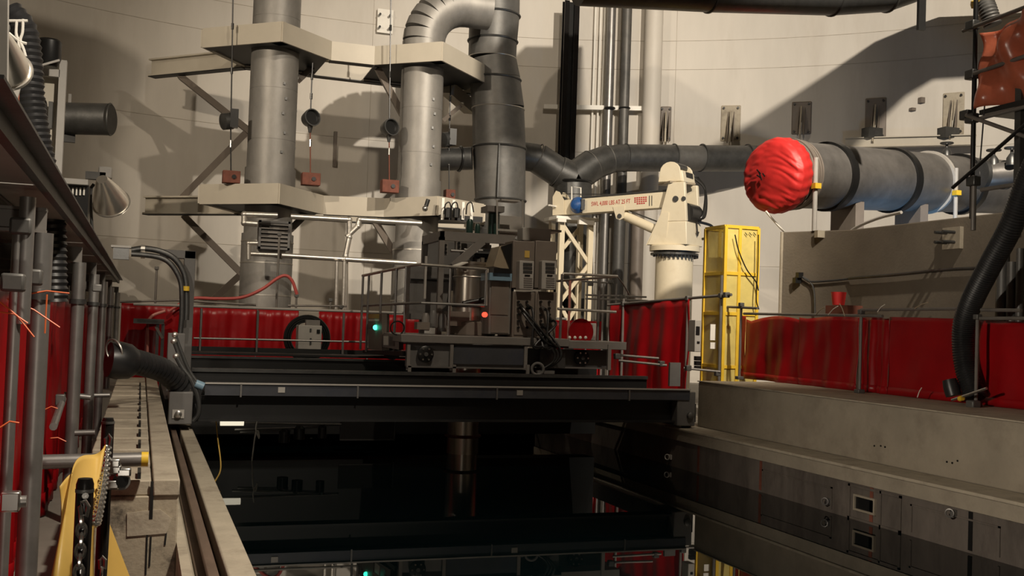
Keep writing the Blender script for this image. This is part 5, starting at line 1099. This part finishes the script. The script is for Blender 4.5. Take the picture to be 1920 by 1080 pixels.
# big black hose on the kerb
t = thing('corrugated_hose', 'big black corrugated hose curving down onto the right kerb', 'hose', PX(1822, 755, 10.5))
hose_mesh([PX(2090, 40, 10.0), PX(2015, 170, 10.05), PX(1955, 280, 10.1), PX(1925, 345, 10.15), PX(1895, 425, 10.2), PX(1855, 500, 10.3), PX(1820, 570, 10.42), PX(1806, 620, 10.48), PX(1809, 680, 10.5), PX(1823, 728, 10.5), PX(1832, 748, 10.5)], .148, .036, .10, 20).out('hose', 'rubber', t)
t = thing('hose_nozzle', 'black nozzle with a brass fitting lying at the foot of the big hose', 'nozzle', PX(1795, 750, 10.3))
MB().lathe([(.10, 0), (.105, .12), (.09, .22)], PX(1788, 742, 10.3), (-.1, .3, 1), 20).out('cup', 'rubber', t); MB().tube(PX(1785, 750, 10.2), PX(1850, 728, 10.2), .018, 8).out('lance', 'chain', t); MB().lathe([(.035, -.03), (.035, .03)], PX(1802, 747, 10.2), (0, -1, .3), 10).out('brass_fitting', 'yellow', t)
MB().cbox(PX(1825, 758, 10.25), .14, .14, .1).out('clamp', 'galv', t, bevel=.02)

# small fittings around the lower frame and behind the trolley rails
t = thing('cable_bracket', 'white bracket with two black cans at the right end of the lower frame', 'bracket', PY(868, 414, 24.0))
for x in (828, 848, 866, 882): bx(x, 371 + (x - 828) * .2, x + 5, 412, 24.05, .04).out('white_fin', 'white', t)
bx(828, 404, 905, 414, 24.1, .3).out('tray', 'black', t)
for x in (840, 856): MB().lathe([(.09, -.11), (.09, .09), (.05, .12)], PY(x, 399, 23.95), (0, 0, 1), 14).out('can', 'black', t)
for x in (833, 846, 874): MB().path(catmull([PY(x, 402, 23.9), PY(x + 2, 384, 23.85), PY(x + 10, 380, 23.85), PY(x + 14, 398, 23.9)], 5), .016, 6).out('lead', 'black', t)
t = thing('spot_fitting', 'little chrome and black fitting on the face of the lower frame', 'fitting', PY(800, 394, 24.2))
MB().tube(PY(797, 392, 24.2), PY(803, 374, 24.2), .05, 12).out('barrel', 'black', t); MB().sphere(PY(797, 391, 24.15), .07, 12, 8).out('ball_head', 'chain', t)
t = thing('tube_fence', 'low grey tube rail behind the boom rest', 'scaffold fence', PY(1150, 600, 22.6))
for pts in ([(1098, 553), (1212, 557)], [(1098, 560), (1215, 564)], [(1090, 527), (1150, 531)]): MB().path([PY(x, y, 22.6) for x, y in pts], .022, 8).out('rail_tube', 'pipe_steel', t)
for x, y0 in ((1102, 520), (1132, 528), (1144, 532), (1156, 532), (1172, 540)): a = PY(x, y0, 22.6); MB().tube((a.x, 22.6, ZL), a, .02, 8).out('post_tube', 'pipe_steel', t)
for x, y in ((1145, 528), (1108, 533), (1166, 556)): MB().cbox(PY(x, y, 22.55), .1, .1, .08).out('coupler', 'galv', t, bevel=.01)
